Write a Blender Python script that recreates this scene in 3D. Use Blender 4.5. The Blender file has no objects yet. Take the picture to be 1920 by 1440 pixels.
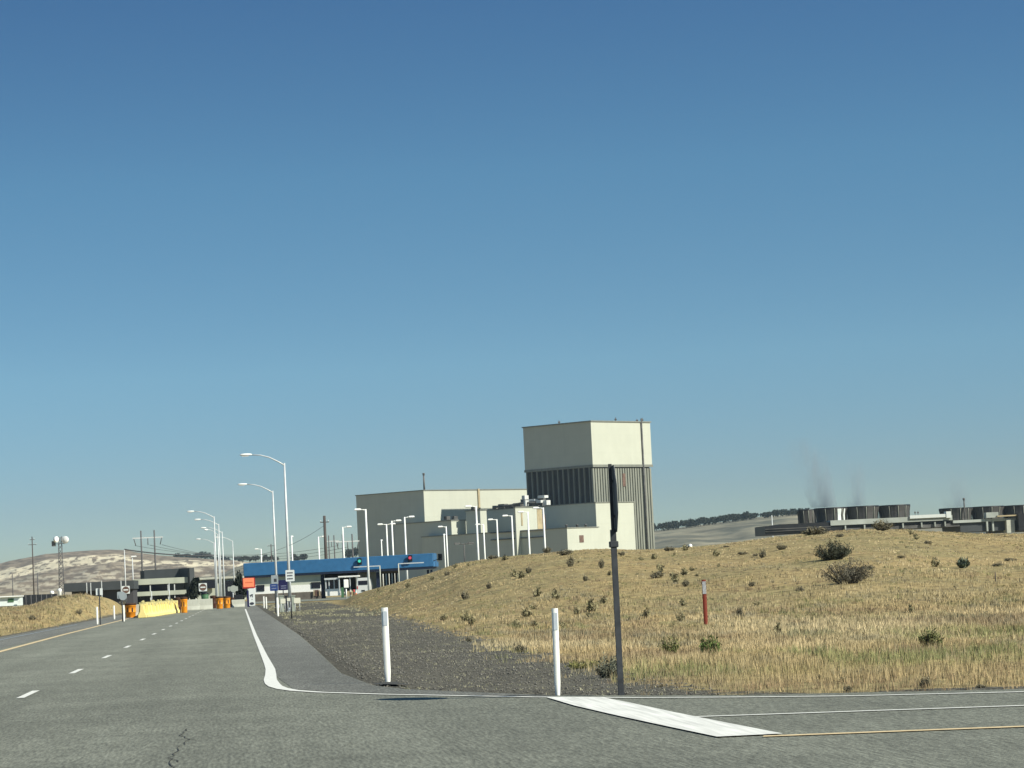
import bpy, bmesh, math, random
import numpy as np
from mathutils import Vector, Matrix
random.seed(7); rng = np.random.default_rng(11)
scene = bpy.context.scene
R = math.radians

# ------------------------------------------------------------------ camera
F, VP, ROLL, EYE = 5200.0, (447.0, 1112.0), R(2.3), 1.35
def _n(v): return v/np.linalg.norm(v)
_d = _n(np.array([(VP[0]-960)/F, -(VP[1]-720)/F, -1.0]))
_u = np.array([-math.sin(ROLL), math.cos(ROLL), 0.0]); _u = _n(_u-_u.dot(_d)*_d)
_r = np.cross(_d, _u)
CM = np.array([_r, _d, _u])              # camera axes -> world (road runs along +Y)
cam_d = bpy.data.cameras.new('camera'); cam = bpy.data.objects.new('camera', cam_d)
scene.collection.objects.link(cam); scene.camera = cam
cam_d.sensor_width = 36; cam_d.lens = 36*F/1920
cam_d.clip_start = 0.3; cam_d.clip_end = 30000
mw = Matrix([[*CM[0], 0], [*CM[1], 0], [*CM[2], EYE], [0, 0, 0, 1]])
cam.matrix_world = mw
scene.render.resolution_x = 1024; scene.render.resolution_y = 768

# ------------------------------------------------------------------ light
SUN_EL, SUN_AZ = R(37), R(129)           # azimuth clockwise from +Y (road heading)
world = bpy.data.worlds.new('World'); scene.world = world; world.use_nodes = True
wn = world.node_tree; wn.nodes.clear()
wo = wn.nodes.new('ShaderNodeOutputWorld'); wb = wn.nodes.new('ShaderNodeBackground')
sky = wn.nodes.new('ShaderNodeTexSky'); sky.sky_type = 'NISHITA'; sky.sun_disc = False
sky.sun_elevation = SUN_EL; sky.sun_rotation = SUN_AZ
sky.altitude = 300; sky.air_density = 1.0; sky.dust_density = 0.6; sky.ozone_density = 2.0
tcw = wn.nodes.new('ShaderNodeTexCoord'); mp = wn.nodes.new('ShaderNodeMapping')
mp.inputs['Scale'].default_value = (1, 1, 3.0)
wn.links.new(tcw.outputs['Generated'], mp.inputs['Vector']); wn.links.new(mp.outputs[0], sky.inputs['Vector'])
wb.inputs['Strength'].default_value = 0.088
wt = wn.nodes.new('ShaderNodeMix'); wt.data_type = 'RGBA'; wt.blend_type = 'MULTIPLY'; wt.inputs[0].default_value = 1; pass
# air near the horizon is dustier and greyer than the blue overhead
spw = wn.nodes.new('ShaderNodeSeparateXYZ'); wn.links.new(tcw.outputs['Generated'], spw.inputs[0])
rw_ = wn.nodes.new('ShaderNodeValToRGB'); ew = rw_.color_ramp.elements
ew[0].position = 0; ew[0].color = (.47, .50, .47, 1); ew[1].position = .21; ew[1].color = (.60, .97, 1.09, 1)
for p_, c_ in ((.032, (.56, .6, .57, 1)), (.078, (.73, .93, .84, 1)), (.147, (.72, 1.09, 1.05, 1))):
    e_ = ew.new(p_); e_.color = c_
wn.links.new(spw.outputs[2], rw_.inputs[0]); wn.links.new(rw_.outputs[0], wt.inputs[7])
wn.links.new(sky.outputs[0], wt.inputs[6]); wn.links.new(wt.outputs[2], wb.inputs[0]); wn.links.new(wb.outputs[0], wo.inputs[0])
sd = bpy.data.lights.new('sun', 'SUN'); sun = bpy.data.objects.new('sun', sd); scene.collection.objects.link(sun)
sd.energy = 4.6; sd.angle = R(0.53); sd.color = (1.0, 0.95, 0.83)
sv = Vector((math.sin(SUN_AZ)*math.cos(SUN_EL), math.cos(SUN_AZ)*math.cos(SUN_EL), math.sin(SUN_EL)))
sun.rotation_euler = sv.to_track_quat('Z', 'Y').to_euler()
scene.view_settings.view_transform = 'Standard'; scene.view_settings.look = 'None'
scene.view_settings.exposure = 0.58; scene.view_settings.gamma = 1
try:
    scene.cycles.max_bounces = 6; scene.cycles.volume_bounces = 1
except Exception: pass

# ------------------------------------------------------------------ picture <-> place
def ray(px, py): return CM @ np.array([(px-960)/F, -(py-720)/F, -1.0])
def at(px, py, Y):
    w = ray(px, py); t = Y/w[1]
    return Vector((w[0]*t, Y, EYE+w[2]*t))
def hor(px): return 1112+(447-px)*math.tan(ROLL)
def X(px, Y, row=None): return float(at(px, hor(px) if row is None else row, Y)[0])     # lateral metres at depth Y
def Z(px, py, Y): return float(at(px, py, Y)[2])

# ------------------------------------------------------------------ noise
_perm = rng.random((256, 256))
def vnoise(x, y):
    x = np.asarray(x, float); y = np.asarray(y, float)
    xi = np.floor(x).astype(int); yi = np.floor(y).astype(int); fx = x-xi; fy = y-yi
    fx = fx*fx*(3-2*fx); fy = fy*fy*(3-2*fy)
    g = lambda a, b: _perm[a & 255, b & 255]
    return (g(xi, yi)*(1-fx)+g(xi+1, yi)*fx)*(1-fy)+(g(xi, yi+1)*(1-fx)+g(xi+1, yi+1)*fx)*fy
def fbm(x, y, o=4):
    s = 0; a = .5; t = 0
    for i in range(o):
        s = s+a*vnoise(x+17.3*i, y+5.1*i); t += a; x = x*2.03; y = y*2.03; a *= .5
    return s/t
def sst(a, b, v):
    t = np.clip((v-a)/(b-a), 0, 1); return t*t*(3-2*t)

# ------------------------------------------------------------------ terrain height
PAVE_R = [(-60, 1.75), (25, 1.75), (38.3, 1.79), (44.5, 1.6), (64.6, 1.7), (85, 1.78), (175, 1.72), (300, 1.75), (420, 1.75)]
SIDE = [(1.79, 38.3), (2.11, 36.3), (3.58, 32.0), (5.39, 29.6), (7.9, 27.75), (14, 24.3), (30, 16.2), (70, -2)]
SX = np.array([p[0] for p in SIDE]); SY = np.array([p[1] for p in SIDE])
def side_y(x): return np.interp(x, SX, SY)
def edge_x(y): return np.interp(y, [28, 60, 143, 280], [4.9, 5.4, 6.9, 8.6])
SIL_R = [(630, 1127), (660, 1117), (700, 1105), (750, 1090), (800, 1077), (840, 1064), (870, 1055), (940, 1046), (1000, 1040), (1060, 1034), (1100, 1031),
         (1230, 1030), (1300, 1026), (1380, 1018), (1440, 1010), (1500, 1003), (1560, 997), (1640, 993), (1700, 993), (1780, 998), (1860, 1003), (1920, 1002), (2050, 1000)]
SIL_L = [(-300, 1150), (-100, 1143), (0, 1141), (38, 1139), (62, 1136), (85, 1127), (107, 1120), (140, 1117), (180, 1119), (205, 1124), (225, 1131), (236, 1138)]
def _base(x, y):
    dx = x-edge_x(y)
    gr = np.where(dx > 0, 1-np.exp(-(np.maximum(dx, 0)/6.5)**1.15), 0)
    a = 3.2*sst(50, 175, y)*(1-sst(205, 330, y))
    right = gr*a
    dl = -10.2-x
    gl = np.where(dl > 0, 1-np.exp(-(np.maximum(dl, 0)/2.2)**1.3), 0)
    left = gl*1.3*sst(90, 190, y)*(1-sst(215, 300, y))
    return right, left
_YS = np.linspace(60, 320, 131)
def _fit(sil, which):
    bs, cs = [], []
    for px, py in sil:
        b = X(px, 1.0)
        prof = _base(b*_YS, _YS)[which]
        lo, hi = 0.0, 6.0
        tgt = (Z(px, py, 1.0)-EYE)
        for _ in range(40):
            m = (lo+hi)/2
            if np.max((prof*m-EYE)/_YS) > tgt: hi = m
            else: lo = m
        bs.append(b); cs.append((lo+hi)/2)
    return np.array(bs), np.array(cs)
BR, CR = _fit(SIL_R, 0); BL, CL = _fit(SIL_L, 1)
def G(x, y):
    x = np.asarray(x, float); y = np.asarray(y, float)
    r, l = _base(x, y); b = x/np.maximum(y, 20)
    z = r*np.interp(b, BR, CR)+l*np.interp(b, BL, CL)
    m = np.maximum(z, 0)
    z = z+(fbm(x*.35, y*.12)-.5)*.22*np.clip(m/1.0, 0, 1)
    z = z+(fbm(x*.8+9, y*.8)-.5)*.05*sst(0, 1.5, x-2.2)
    far = sst(300, 420, y)
    z = z+far*(fbm(x*.01, y*.01)-.5)*.4
    onroad = (x > -9.9) & (x < np.interp(y, [p[0] for p in PAVE_R], [p[1] for p in PAVE_R])+.1) & (y < 430)
    onside = (x >= 1.5) & (y < side_y(x)+.15)
    plaza = (y > 325) & (y < 440) & (x > -16) & (x < 34)
    z = np.where(onroad | onside, -.08, z-.015)
    z = np.where(plaza, -.08, z)
    return z
def g1(x, y): return float(G(np.array([x]), np.array([y]))[0])
def hit(px, py, y0=22, y1=420):
    w = ray(px, py); ys = np.arange(y0, y1, .25); t = ys/w[1]
    xs = w[0]*t; zs = EYE+w[2]*t; d = zs-np.maximum(G(xs, ys), -.02)
    k = np.argmax(d < 0)
    if d[k] >= 0: k = len(ys)-1
    return Vector((float(xs[k]), float(ys[k]), max(g1(xs[k], ys[k]), -.02)))

# ------------------------------------------------------------------ materials
def mat(name, col, rough=.8, var=.12, scale=3.0, bump=0.0, bscale=None, metal=0.0, spec=.3, col2=None, attr=None, detail=6, stretch=None, emit=None):
    m = bpy.data.materials.new(name); m.use_nodes = True; nt = m.node_tree; N = nt.nodes; L = nt.links
    b = N['Principled BSDF']; b.inputs['Roughness'].default_value = rough; b.inputs['Metallic'].default_value = metal
    b.inputs['Specular IOR Level'].default_value = spec
    tc = N.new('ShaderNodeTexCoord'); vec = tc.outputs['Object']
    if stretch:
        mpp = N.new('ShaderNodeMapping'); mpp.inputs['Scale'].default_value = stretch; L.new(vec, mpp.inputs[0]); vec = mpp.outputs[0]
    nz = N.new('ShaderNodeTexNoise'); nz.inputs['Scale'].default_value = scale; nz.inputs['Detail'].default_value = detail
    L.new(vec, nz.inputs['Vector'])
    mx = N.new('ShaderNodeMix'); mx.data_type = 'RGBA'
    cr = N.new('ShaderNodeMapRange'); cr.inputs[1].default_value = .3; cr.inputs[2].default_value = .7
    L.new(nz.outputs[0], cr.inputs[0]); L.new(cr.outputs[0], mx.inputs[0])
    c1 = [max(0, c*(1-var)) for c in col]; c2 = col2 or [min(1, c*(1+var)) for c in col]
    if attr:
        at_ = N.new('ShaderNodeAttribute'); at_.attribute_name = attr
        mA = N.new('ShaderNodeMix'); mA.data_type = 'RGBA'; mA.blend_type = 'MULTIPLY'; mA.inputs[0].default_value = 1
        mx.inputs[6].default_value = (1-var, 1-var, 1-var, 1); mx.inputs[7].default_value = (1+var, 1+var, 1+var, 1)
        L.new(mx.outputs[2], mA.inputs[6]); L.new(at_.outputs['Color'], mA.inputs[7]); L.new(mA.outputs[2], b.inputs['Base Color'])
    else:
        mx.inputs[6].default_value = (*c1, 1); mx.inputs[7].default_value = (*c2, 1)
        L.new(mx.outputs[2], b.inputs['Base Color'])
    if bump:
        n2 = N.new('ShaderNodeTexNoise'); n2.inputs['Scale'].default_value = bscale or scale*4; n2.inputs['Detail'].default_value = 5
        L.new(vec, n2.inputs['Vector']); bp = N.new('ShaderNodeBump'); bp.inputs['Strength'].default_value = 1
        bp.inputs['Distance'].default_value = bump; L.new(n2.outputs[0], bp.inputs['Height']); L.new(bp.outputs[0], b.inputs['Normal'])
    if emit:
        b.inputs['Emission Color'].default_value = (*emit[:3], 1); b.inputs['Emission Strength'].default_value = emit[3]
    return m
def siding(name, col, var=.05, seams=6.0, rib=.6, streak=.1):
    """painted metal siding or precast panels: faint panel seams, fine ribs, rain streaks"""
    m = mat(name, col, .55, var, .15, spec=.25); nt = m.node_tree; N = nt.nodes; L = nt.links; b = N['Principled BSDF']
    src = b.inputs['Base Color'].links[0].from_socket
    tc = N.new('ShaderNodeTexCoord'); mp_ = N.new('ShaderNodeMapping'); mp_.inputs['Scale'].default_value = (1, 1, .04)
    L.new(tc.outputs['Object'], mp_.inputs[0])
    nz = N.new('ShaderNodeTexNoise'); nz.inputs['Scale'].default_value = .8; nz.inputs['Detail'].default_value = 4; L.new(mp_.outputs[0], nz.inputs[0])
    r = N.new('ShaderNodeMapRange'); r.inputs[1].default_value = .35; r.inputs[2].default_value = .75; r.inputs[3].default_value = 1.0; r.inputs[4].default_value = 1-streak
    L.new(nz.outputs[0], r.inputs[0])
    mm = N.new('ShaderNodeMix'); mm.data_type = 'RGBA'; mm.blend_type = 'MULTIPLY'; mm.inputs[0].default_value = 1
    L.new(src, mm.inputs[6]); L.new(r.outputs[0], mm.inputs[7])
    sp = N.new('ShaderNodeSeparateXYZ'); L.new(tc.outputs['Object'], sp.inputs[0])
    last = mm.outputs[2]
    md = N.new('ShaderNodeMath'); md.operation = 'MODULO'; md.inputs[1].default_value = seams; 
    ad = N.new('ShaderNodeMath'); ad.inputs[1].default_value = 500*seams; L.new(sp.outputs[2], ad.inputs[0]); L.new(ad.outputs[0], md.inputs[0])
    lt = N.new('ShaderNodeMath'); lt.operation = 'LESS_THAN'; lt.inputs[1].default_value = .12; L.new(md.outputs[0], lt.inputs[0])
    ms = N.new('ShaderNodeMath'); ms.operation = 'MULTIPLY'; ms.inputs[1].default_value = .25; L.new(lt.outputs[0], ms.inputs[0])
    m2 = N.new('ShaderNodeMix'); m2.data_type = 'RGBA'; L.new(ms.outputs[0], m2.inputs[0]); L.new(last, m2.inputs[6]); m2.inputs[7].default_value = (col[0]*.6, col[1]*.6, col[2]*.6, 1)
    L.new(m2.outputs[2], b.inputs['Base Color'])
    return m
M = dict(
    white_paint=mat('white_paint', (.8, .8, .74), .5, .06, 6),
    marking=mat('road_marking_white', (.72, .72, .64), .7, .12, 14, detail=8),
    marking_worn=mat('road_marking_worn', (.56, .56, .5), .7, 0, 1.6, col2=(.86, .86, .77), detail=12, stretch=(11, .4, 1)),
    marking_yellow=mat('road_marking_yellow', (.66, .52, .29), .7, .15, 9),
    post_white=mat('post_white_plastic', (.82, .83, .76), .45, .05, 4),
    reflector=mat('grey_reflector', (.42, .47, .5), .35, .05, 20),
    reflector_old=mat('scuffed_reflector', (.3, .31, .32), .5, .45, 25),
    red_post=mat('red_fibreglass', (.17, .03, .016), .55, .12, 9),
    steel_dark=mat('weathered_steel', (.045, .05, .055), .6, .3, 8, metal=.3),
    sign_back=mat('sign_back_aluminium', (.05, .055, .062), .55, .12, 6, metal=.3),
    sign_red=mat('sign_face_red', (.45, .03, .03), .4, .05, 4),
    galv=mat('galvanised_steel', (.55, .58, .57), .45, .1, 3, metal=.15),
    lamp_white=mat('lamp_white', (.78, .8, .76), .4, .04, 3),
    lens=mat('lamp_lens', (.5, .52, .5), .2, .05, 5),
    wood=mat('creosote_wood', (.07, .06, .055), .85, .3, 3, stretch=(1, 1, .1)),
    wood_far=mat('grey_pole_wood', (.1, .1, .1), .85, .2, 3),
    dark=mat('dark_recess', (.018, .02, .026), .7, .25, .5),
    black=mat('black_metal', (.012, .013, .015), .5, .2, 2),
    glass=mat('tinted_glass', (.01, .012, .022), .12, .2, .4, spec=.5),
    plant_white=siding('cream_wall_panels', (.455, .475, .395), .03, 9.0, streak=.05),
    plant_grey=siding('grey_metal_cladding', (.2, .21, .18), .08, 12.0, streak=.25),
    ribs_lit=mat('weathered_ribbed_sheet', (.19, .2, .165), .7, .25, .35, stretch=(1, 1, .15)),
    rust=mat('rusty_panel', (.13, .08, .06), .8, .35, .6),
    tan=mat('tan_panel', (.36, .3, .18), .8, .2, .3),
    duct=mat('rooftop_ducting', (.09, .09, .085), .7, .5, .3),
    duct_light=mat('rooftop_unit_paint', (.55, .57, .54), .5, .15, .5),
    blue=mat('blue_fascia', (.03, .125, .26), .55, .1, 1.5),
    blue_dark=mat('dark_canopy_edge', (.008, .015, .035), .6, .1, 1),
    concrete=mat('concrete', (.42, .43, .36), .85, .12, 1.2, bump=.004, bscale=14),
    brick=mat('brown_wall', (.13, .115, .095), .85, .2, 2),
    office_dark=mat('office_dark_cladding', (.045, .052, .055), .6, .15, .3),
    office_band=mat('office_pale_band', (.4, .43, .35), .8, .12, .5, stretch=(1, 1, .2)),
    office_purple=mat('plum_grey_wall', (.055, .055, .06), .8, .15, .2),
    trailer=mat('trailer_white', (.66, .74, .72), .5, .06, .8),
    green_panel=mat('green_panel', (.05, .13, .06), .6, .15, 1),
    orange_drum=mat('orange_drum_plastic', (.72, .27, .02), .45, .1, 3),
    orange_sign=mat('orange_sign_sheet', (.85, .25, .12), .5, .04, 2),
    drum_brown=mat('dark_brown_drum_plastic', (.06, .02, .01), .6, .25, 3),
    lid_dark=mat('dark_drum_lid', (.05, .025, .012), .7, .2, 4),
    yellow_barrier=mat('faded_yellow_plastic', (.75, .62, .24), .5, .1, 1.5),
    yellow_dirty=mat('dusty_yellow_plastic', (.42, .38, .17), .7, .35, 4),
    sign_blue=mat('sign_blue', (.02, .05, .17), .5, .1, 2),
    sign_navy=mat('sign_navy', (.012, .012, .06), .5, .1, 2),
    sign_white=mat('sign_white', (.6, .64, .62), .5, .04, 3),
    sign_grey=mat('sign_grey_back', (.3, .34, .35), .5, .08, 3, metal=.2),
    ink=mat('sign_ink', (.03, .035, .05), .6, .1, 9),
    ink_soft=mat('sign_soft_lettering', (.25, .28, .4), .6, .1, 9),
    ink_orange=mat('orange_sign_lettering', (.6, .13, .05), .6, .1, 9),
    cabinet=mat('pale_green_cabinet', (.3, .34, .28), .6, .1, 2),
    notice=mat('cream_notice', (.62, .62, .5), .7, .08, 3),
    cooling=mat('fan_stack_fibreglass', (.022, .022, .024), .7, 0, .22, col2=(.085, .08, .07), stretch=(1, 1, .12), detail=8),
    cooling_pale=mat('fan_stack_pale', (.1, .1, .085), .8, 0, .5, col2=(.32, .33, .27), stretch=(1, 1, .2)),
    deck=mat('cooling_deck', (.22, .24, .21), .8, 0, .12, col2=(.42, .46, .42), detail=8),
    deck_white=mat('cooling_deck_white', (.55, .59, .56), .7, .08, .2),
    lit_red=mat('signal_red_lens', (.6, .05, .08), .4, .05, 5, emit=(.9, .1, .16, .5)),
    lit_green=mat('signal_green_lens', (.1, .6, .4), .4, .05, 5, emit=(.1, .85, .55, .55)),
    tail_red=mat('tail_light_red', (.4, .03, .03), .3, .05, 5),
    rubber=mat('rubber', (.02, .02, .02), .8, .1, 5),
    car_white=mat('van_paint_white', (.6, .62, .58), .35, .03, 2),
    cone_orange=mat('cone_orange', (.7, .2, .08), .6, .05, 4),
    bark=mat('sage_bark', (.09, .08, .065), .9, .25, 10),
    leaf=mat('sage_leaf', (.1, .1, .06), .85, .15, 5, attr='Col'),
    grass=mat('dry_grass_blades', (.4, .32, .16), .8, .12, .5, attr='Col'),
    far_leaf=mat('far_tree_foliage', (.02, .028, .02), .9, .3, .3),
    stone=mat('gravel_stone', (.13, .125, .105), .9, .45, 9),
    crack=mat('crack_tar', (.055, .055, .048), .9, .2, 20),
    cable=mat('cable', (.08, .085, .09), .7, .1, 1),
)
M['leaf'].node_tree.nodes['Principled BSDF'].inputs['Subsurface Weight'].default_value = 0

# asphalt
def asphalt():
    m = mat('aged_asphalt', (.158, .164, .128), .85, .08, .25, spec=.25); nt = m.node_tree; N = nt.nodes; L = nt.links; b = N['Principled BSDF']
    src = b.inputs['Base Color'].links[0].from_socket
    tc = N.new('ShaderNodeTexCoord')
    def noise(sc, det, st=None):
        v = tc.outputs['Object']
        if st:
            q = N.new('ShaderNodeMapping'); q.inputs['Scale'].default_value = st; L.new(v, q.inputs[0]); v = q.outputs[0]
        z = N.new('ShaderNodeTexNoise'); z.inputs['Scale'].default_value = sc; z.inputs['Detail'].default_value = det; L.new(v, z.inputs[0]); return z.outputs[0]
    def mul(a, bsock, lo, hi, flo, fhi):
        r = N.new('ShaderNodeMapRange'); r.inputs[1].default_value = lo; r.inputs[2].default_value = hi; r.inputs[3].default_value = flo; r.inputs[4].default_value = fhi
        L.new(bsock, r.inputs[0]); x = N.new('ShaderNodeMix'); x.data_type = 'RGBA'; x.blend_type = 'MULTIPLY'; x.inputs[0].default_value = 1
        L.new(a, x.inputs[6]); L.new(r.outputs[0], x.inputs[7]); return x.outputs[2]
    c = mul(src, noise(34, 3), .32, .68, .62, 1.4)            # aggregate
    c = mul(c, noise(34, 4, (1, .085, 1)), .33, .67, .72, 1.32)
    c = mul(c, noise(6, 4, (1, .1, 1)), .35, .65, .92, 1.08)
    c = mul(c, noise(.5, 3, (1.6, .06, 1)), .35, .65, .9, 1.1)   # lengthwise wheel wear
    c = mul(c, noise(1.1, 5, (.5, .5, 1)), .35, .7, .9, 1.06)
    sy = N.new('ShaderNodeSeparateXYZ'); L.new(tc.outputs['Object'], sy.inputs[0])
    c = mul(c, sy.outputs[1], 30, 75, 1.03, 1.24)            # surface grows lighter further along the road
    L.new(c, b.inputs['Base Color'])
    bp = N.new('ShaderNodeBump'); bp.inputs['Distance'].default_value = .012; L.new(noise(38, 3), bp.inputs['Height']); L.new(bp.outputs[0], b.inputs['Normal'])
    return m
M['asphalt'] = asphalt()
def shoulder_mat():
    m = asphalt(); m.name = 'shoulder_asphalt'
    m.node_tree.nodes['Mix'].inputs[6].default_value = (.128, .13, .11, 1); m.node_tree.nodes['Mix'].inputs[7].default_value = (.145, .147, .125, 1)
    return m
M['shoulder'] = shoulder_mat()
# terrain: gravel verge / dry grass soil blended by the 'cover' attribute with a noisy edge
def terrain_mat():
    m = bpy.data.materials.new('gravel_and_dry_soil'); m.use_nodes = True; nt = m.node_tree; N = nt.nodes; L = nt.links; b = N['Principled BSDF']
    b.inputs['Roughness'].default_value = .95; b.inputs['Specular IOR Level'].default_value = .1
    tc = N.new('ShaderNodeTexCoord'); v = tc.outputs['Object']
    def noise(sc, det, st=None):
        vv = v
        if st:
            q = N.new('ShaderNodeMapping'); q.inputs['Scale'].default_value = st; L.new(v, q.inputs[0]); vv = q.outputs[0]
        z = N.new('ShaderNodeTexNoise'); z.inputs['Scale'].default_value = sc; z.inputs['Detail'].default_value = det; L.new(vv, z.inputs[0]); return z.outputs[0]
    def ramp(s, stops):
        r = N.new('ShaderNodeValToRGB'); e = r.color_ramp.elements
        while len(e) < len(stops): e.new(.5)
        for el, (p, c) in zip(e, stops): el.position = p; el.color = (*c, 1)
        L.new(s, r.inputs[0]); return r.outputs[0]
    def mix(f, a, c, mode='MIX'):
        x = N.new('ShaderNodeMix'); x.data_type = 'RGBA'; x.blend_type = mode
        if isinstance(f, float): x.inputs[0].default_value = f
        else: L.new(f, x.inputs[0])
        L.new(a, x.inputs[6]); L.new(c, x.inputs[7]); return x.outputs[2]
    gravel = ramp(noise(16, 6), [(.3, (.035, .032, .027)), (.5, (.105, .1, .083)), (.62, (.16, .153, .12)), (.78, (.28, .27, .21))])
    gravel = mix(.6, gravel, ramp(noise(.9, 5, (1, .4, 1)), [(.3, (.75, .75, .72)), (.7, (1.15, 1.15, 1.05))]), 'MULTIPLY')
    soil = ramp(noise(2.5, 8, (1, .6, 1)), [(.3, (.17, .135, .075)), (.48, (.3, .24, .12)), (.7, (.42, .335, .17))])
    soil = mix(.8, soil, ramp(noise(.12, 4), [(.35, (.8, .85, .8)), (.65, (1.12, 1.05, .95))]), 'MULTIPLY')
    cov = N.new('ShaderNodeAttribute'); cov.attribute_name = 'cover'
    a = N.new('ShaderNodeMath'); L.new(cov.outputs['Fac'], a.inputs[0]); 
    nn = N.new('ShaderNodeMapRange'); nn.inputs[1].default_value = .3; nn.inputs[2].default_value = .7; nn.inputs[3].default_value = -.35; nn.inputs[4].default_value = .35
    L.new(noise(1.3, 6), nn.inputs[0]); L.new(nn.outputs[0], a.inputs[1])
    st = N.new('ShaderNodeMapRange'); st.inputs[1].default_value = .42; st.inputs[2].default_value = .58; L.new(a.outputs[0], st.inputs[0])
    L.new(mix(st.outputs[0], gravel, soil), b.inputs['Base Color'])
    bp = N.new('ShaderNodeBump'); bp.inputs['Distance'].default_value = .03; L.new(noise(22, 4), bp.inputs['Height']); L.new(bp.outputs[0], b.inputs['Normal'])
    return m
M['terrain'] = terrain_mat()
M['hill'] = mat('hillside', (.3, .3, .3), .95, .18, .01, attr='Col', bump=3.0, bscale=.03)

# ------------------------------------------------------------------ mesh helpers
def link(o, parent=None):
    scene.collection.objects.link(o)
    if parent is not None: o.parent = parent
    return o
class MB:
    def __init__(s): s.v = []; s.f = []; s.m = []; s.mats = []; s.sm = []
    def mi(s, m):
        if m not in s.mats: s.mats.append(m)
        return s.mats.index(m)
    def add(s, vs, fs, m, smooth=False):
        o = len(s.v); s.v += [tuple(p) for p in vs]; k = s.mi(m)
        for f in fs: s.f.append([i+o for i in f]); s.m.append(k); s.sm.append(smooth)
        return s
    def box(s, c, d, m, rz=0, taper=1.0):
        cx, cy, cz = c; hx, hy, hz = d[0]/2, d[1]/2, d[2]/2; cs, sn = math.cos(rz), math.sin(rz); vs = []
        for zz, t in ((-hz, 1), (hz, taper)):
            for xx, yy in ((-hx, -hy), (hx, -hy), (hx, hy), (-hx, hy)):
                xx *= t; yy *= t; vs.append((cx+xx*cs-yy*sn, cy+xx*sn+yy*cs, cz+zz))
        return s.add(vs, [(0, 3, 2, 1), (4, 5, 6, 7), (0, 1, 5, 4), (1, 2, 6, 5), (2, 3, 7, 6), (3, 0, 4, 7)], m)
    def prism(s, poly, z0, z1, m):
        n = len(poly); vs = [(x, y, z0) for x, y in poly]+[(x, y, z1) for x, y in poly]
        fs = [tuple(range(n))[::-1], tuple(range(n, 2*n))]+[(i, (i+1) % n, n+(i+1) % n, n+i) for i in range(n)]
        return s.add(vs, fs, m)
    def tube(s, pts, r, m, n=8, caps=True):
        pts = [Vector(p) for p in pts]; rs = r if isinstance(r, (list, tuple)) else [r]*len(pts); vs = []; fs = []
        for i, p in enumerate(pts):
            t = (pts[min(i+1, len(pts)-1)]-pts[max(i-1, 0)]).normalized()
            a = t.cross(Vector((0, 0, 1))) if abs(t.z) < .9 else t.cross(Vector((0, 1, 0)))
            a.normalize(); bq = t.cross(a)
            for k in range(n):
                q = 2*math.pi*k/n; vs.append(p+(a*math.cos(q)+bq*math.sin(q))*rs[i])
        for i in range(len(pts)-1):
            for k in range(n): fs.append((i*n+k, i*n+(k+1) % n, (i+1)*n+(k+1) % n, (i+1)*n+k))
        if caps: fs += [tuple(range(n))[::-1], tuple(range((len(pts)-1)*n, len(pts)*n))]
        return s.add(vs, fs, m, True)
    def lathe(s, prof, m, n=20, c=(0, 0, 0), smooth=True, caps=True):
        vs = []; fs = []
        for r, z in prof:
            for k in range(n):
                q = 2*math.pi*k/n; vs.append((c[0]+r*math.cos(q), c[1]+r*math.sin(q), c[2]+z))
        for i in range(len(prof)-1):
            for k in range(n): fs.append((i*n+k, i*n+(k+1) % n, (i+1)*n+(k+1) % n, (i+1)*n+k))
        if caps: fs += [tuple(range(n))[::-1], tuple(range((len(prof)-1)*n, len(prof)*n))]
        return s.add(vs, fs, m, smooth)
    def build(s, name, parent=None, loc=None, bevel=0):
        me = bpy.data.meshes.new(name); me.from_pydata(s.v, [], s.f)
        for m in s.mats: me.materials.append(m)
        me.polygons.foreach_set('material_index', s.m); me.polygons.foreach_set('use_smooth', s.sm); me.update()
        bm = bmesh.new(); bm.from_mesh(me); bmesh.ops.recalc_face_normals(bm, faces=bm.faces)
        if bevel: bmesh.ops.bevel(bm, geom=[e for e in bm.edges if e.calc_face_angle(0) > .6], offset=bevel, segments=1, affect='EDGES')
        bm.to_mesh(me); bm.free()
        o = bpy.data.objects.new(name, me); link(o, parent)
        if loc is not None: o.location = loc
        return o
def tag(o, label, cat, group=None, kind=None):
    o['label'] = label; o['category'] = cat
    if group: o['group'] = group
    if kind: o['kind'] = kind
    return o
def thing(name, label, cat, loc=(0, 0, 0), rz=0, group=None):
    o = bpy.data.objects.new(name, None); link(o); o.location = loc; o.rotation_euler = (0, 0, rz); o.empty_display_size = .2
    return tag(o, label, cat, group)
def dup(root, loc, rz=0, label=None, scale=None, group=None, tilt=None):
    r = root.copy(); link(r); r.location = loc; r.rotation_euler = (tilt[0] if tilt else 0, tilt[1] if tilt else 0, rz)
    if scale: r.scale = scale if isinstance(scale, tuple) else (scale,)*3
    if label: r['label'] = label
    if group: r['group'] = group
    for ch in list(root.children):
        c = ch.copy(); link(c); c.parent = r
        for gch in ch.children:
            d = gch.copy(); link(d); d.parent = c
    return r
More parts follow.
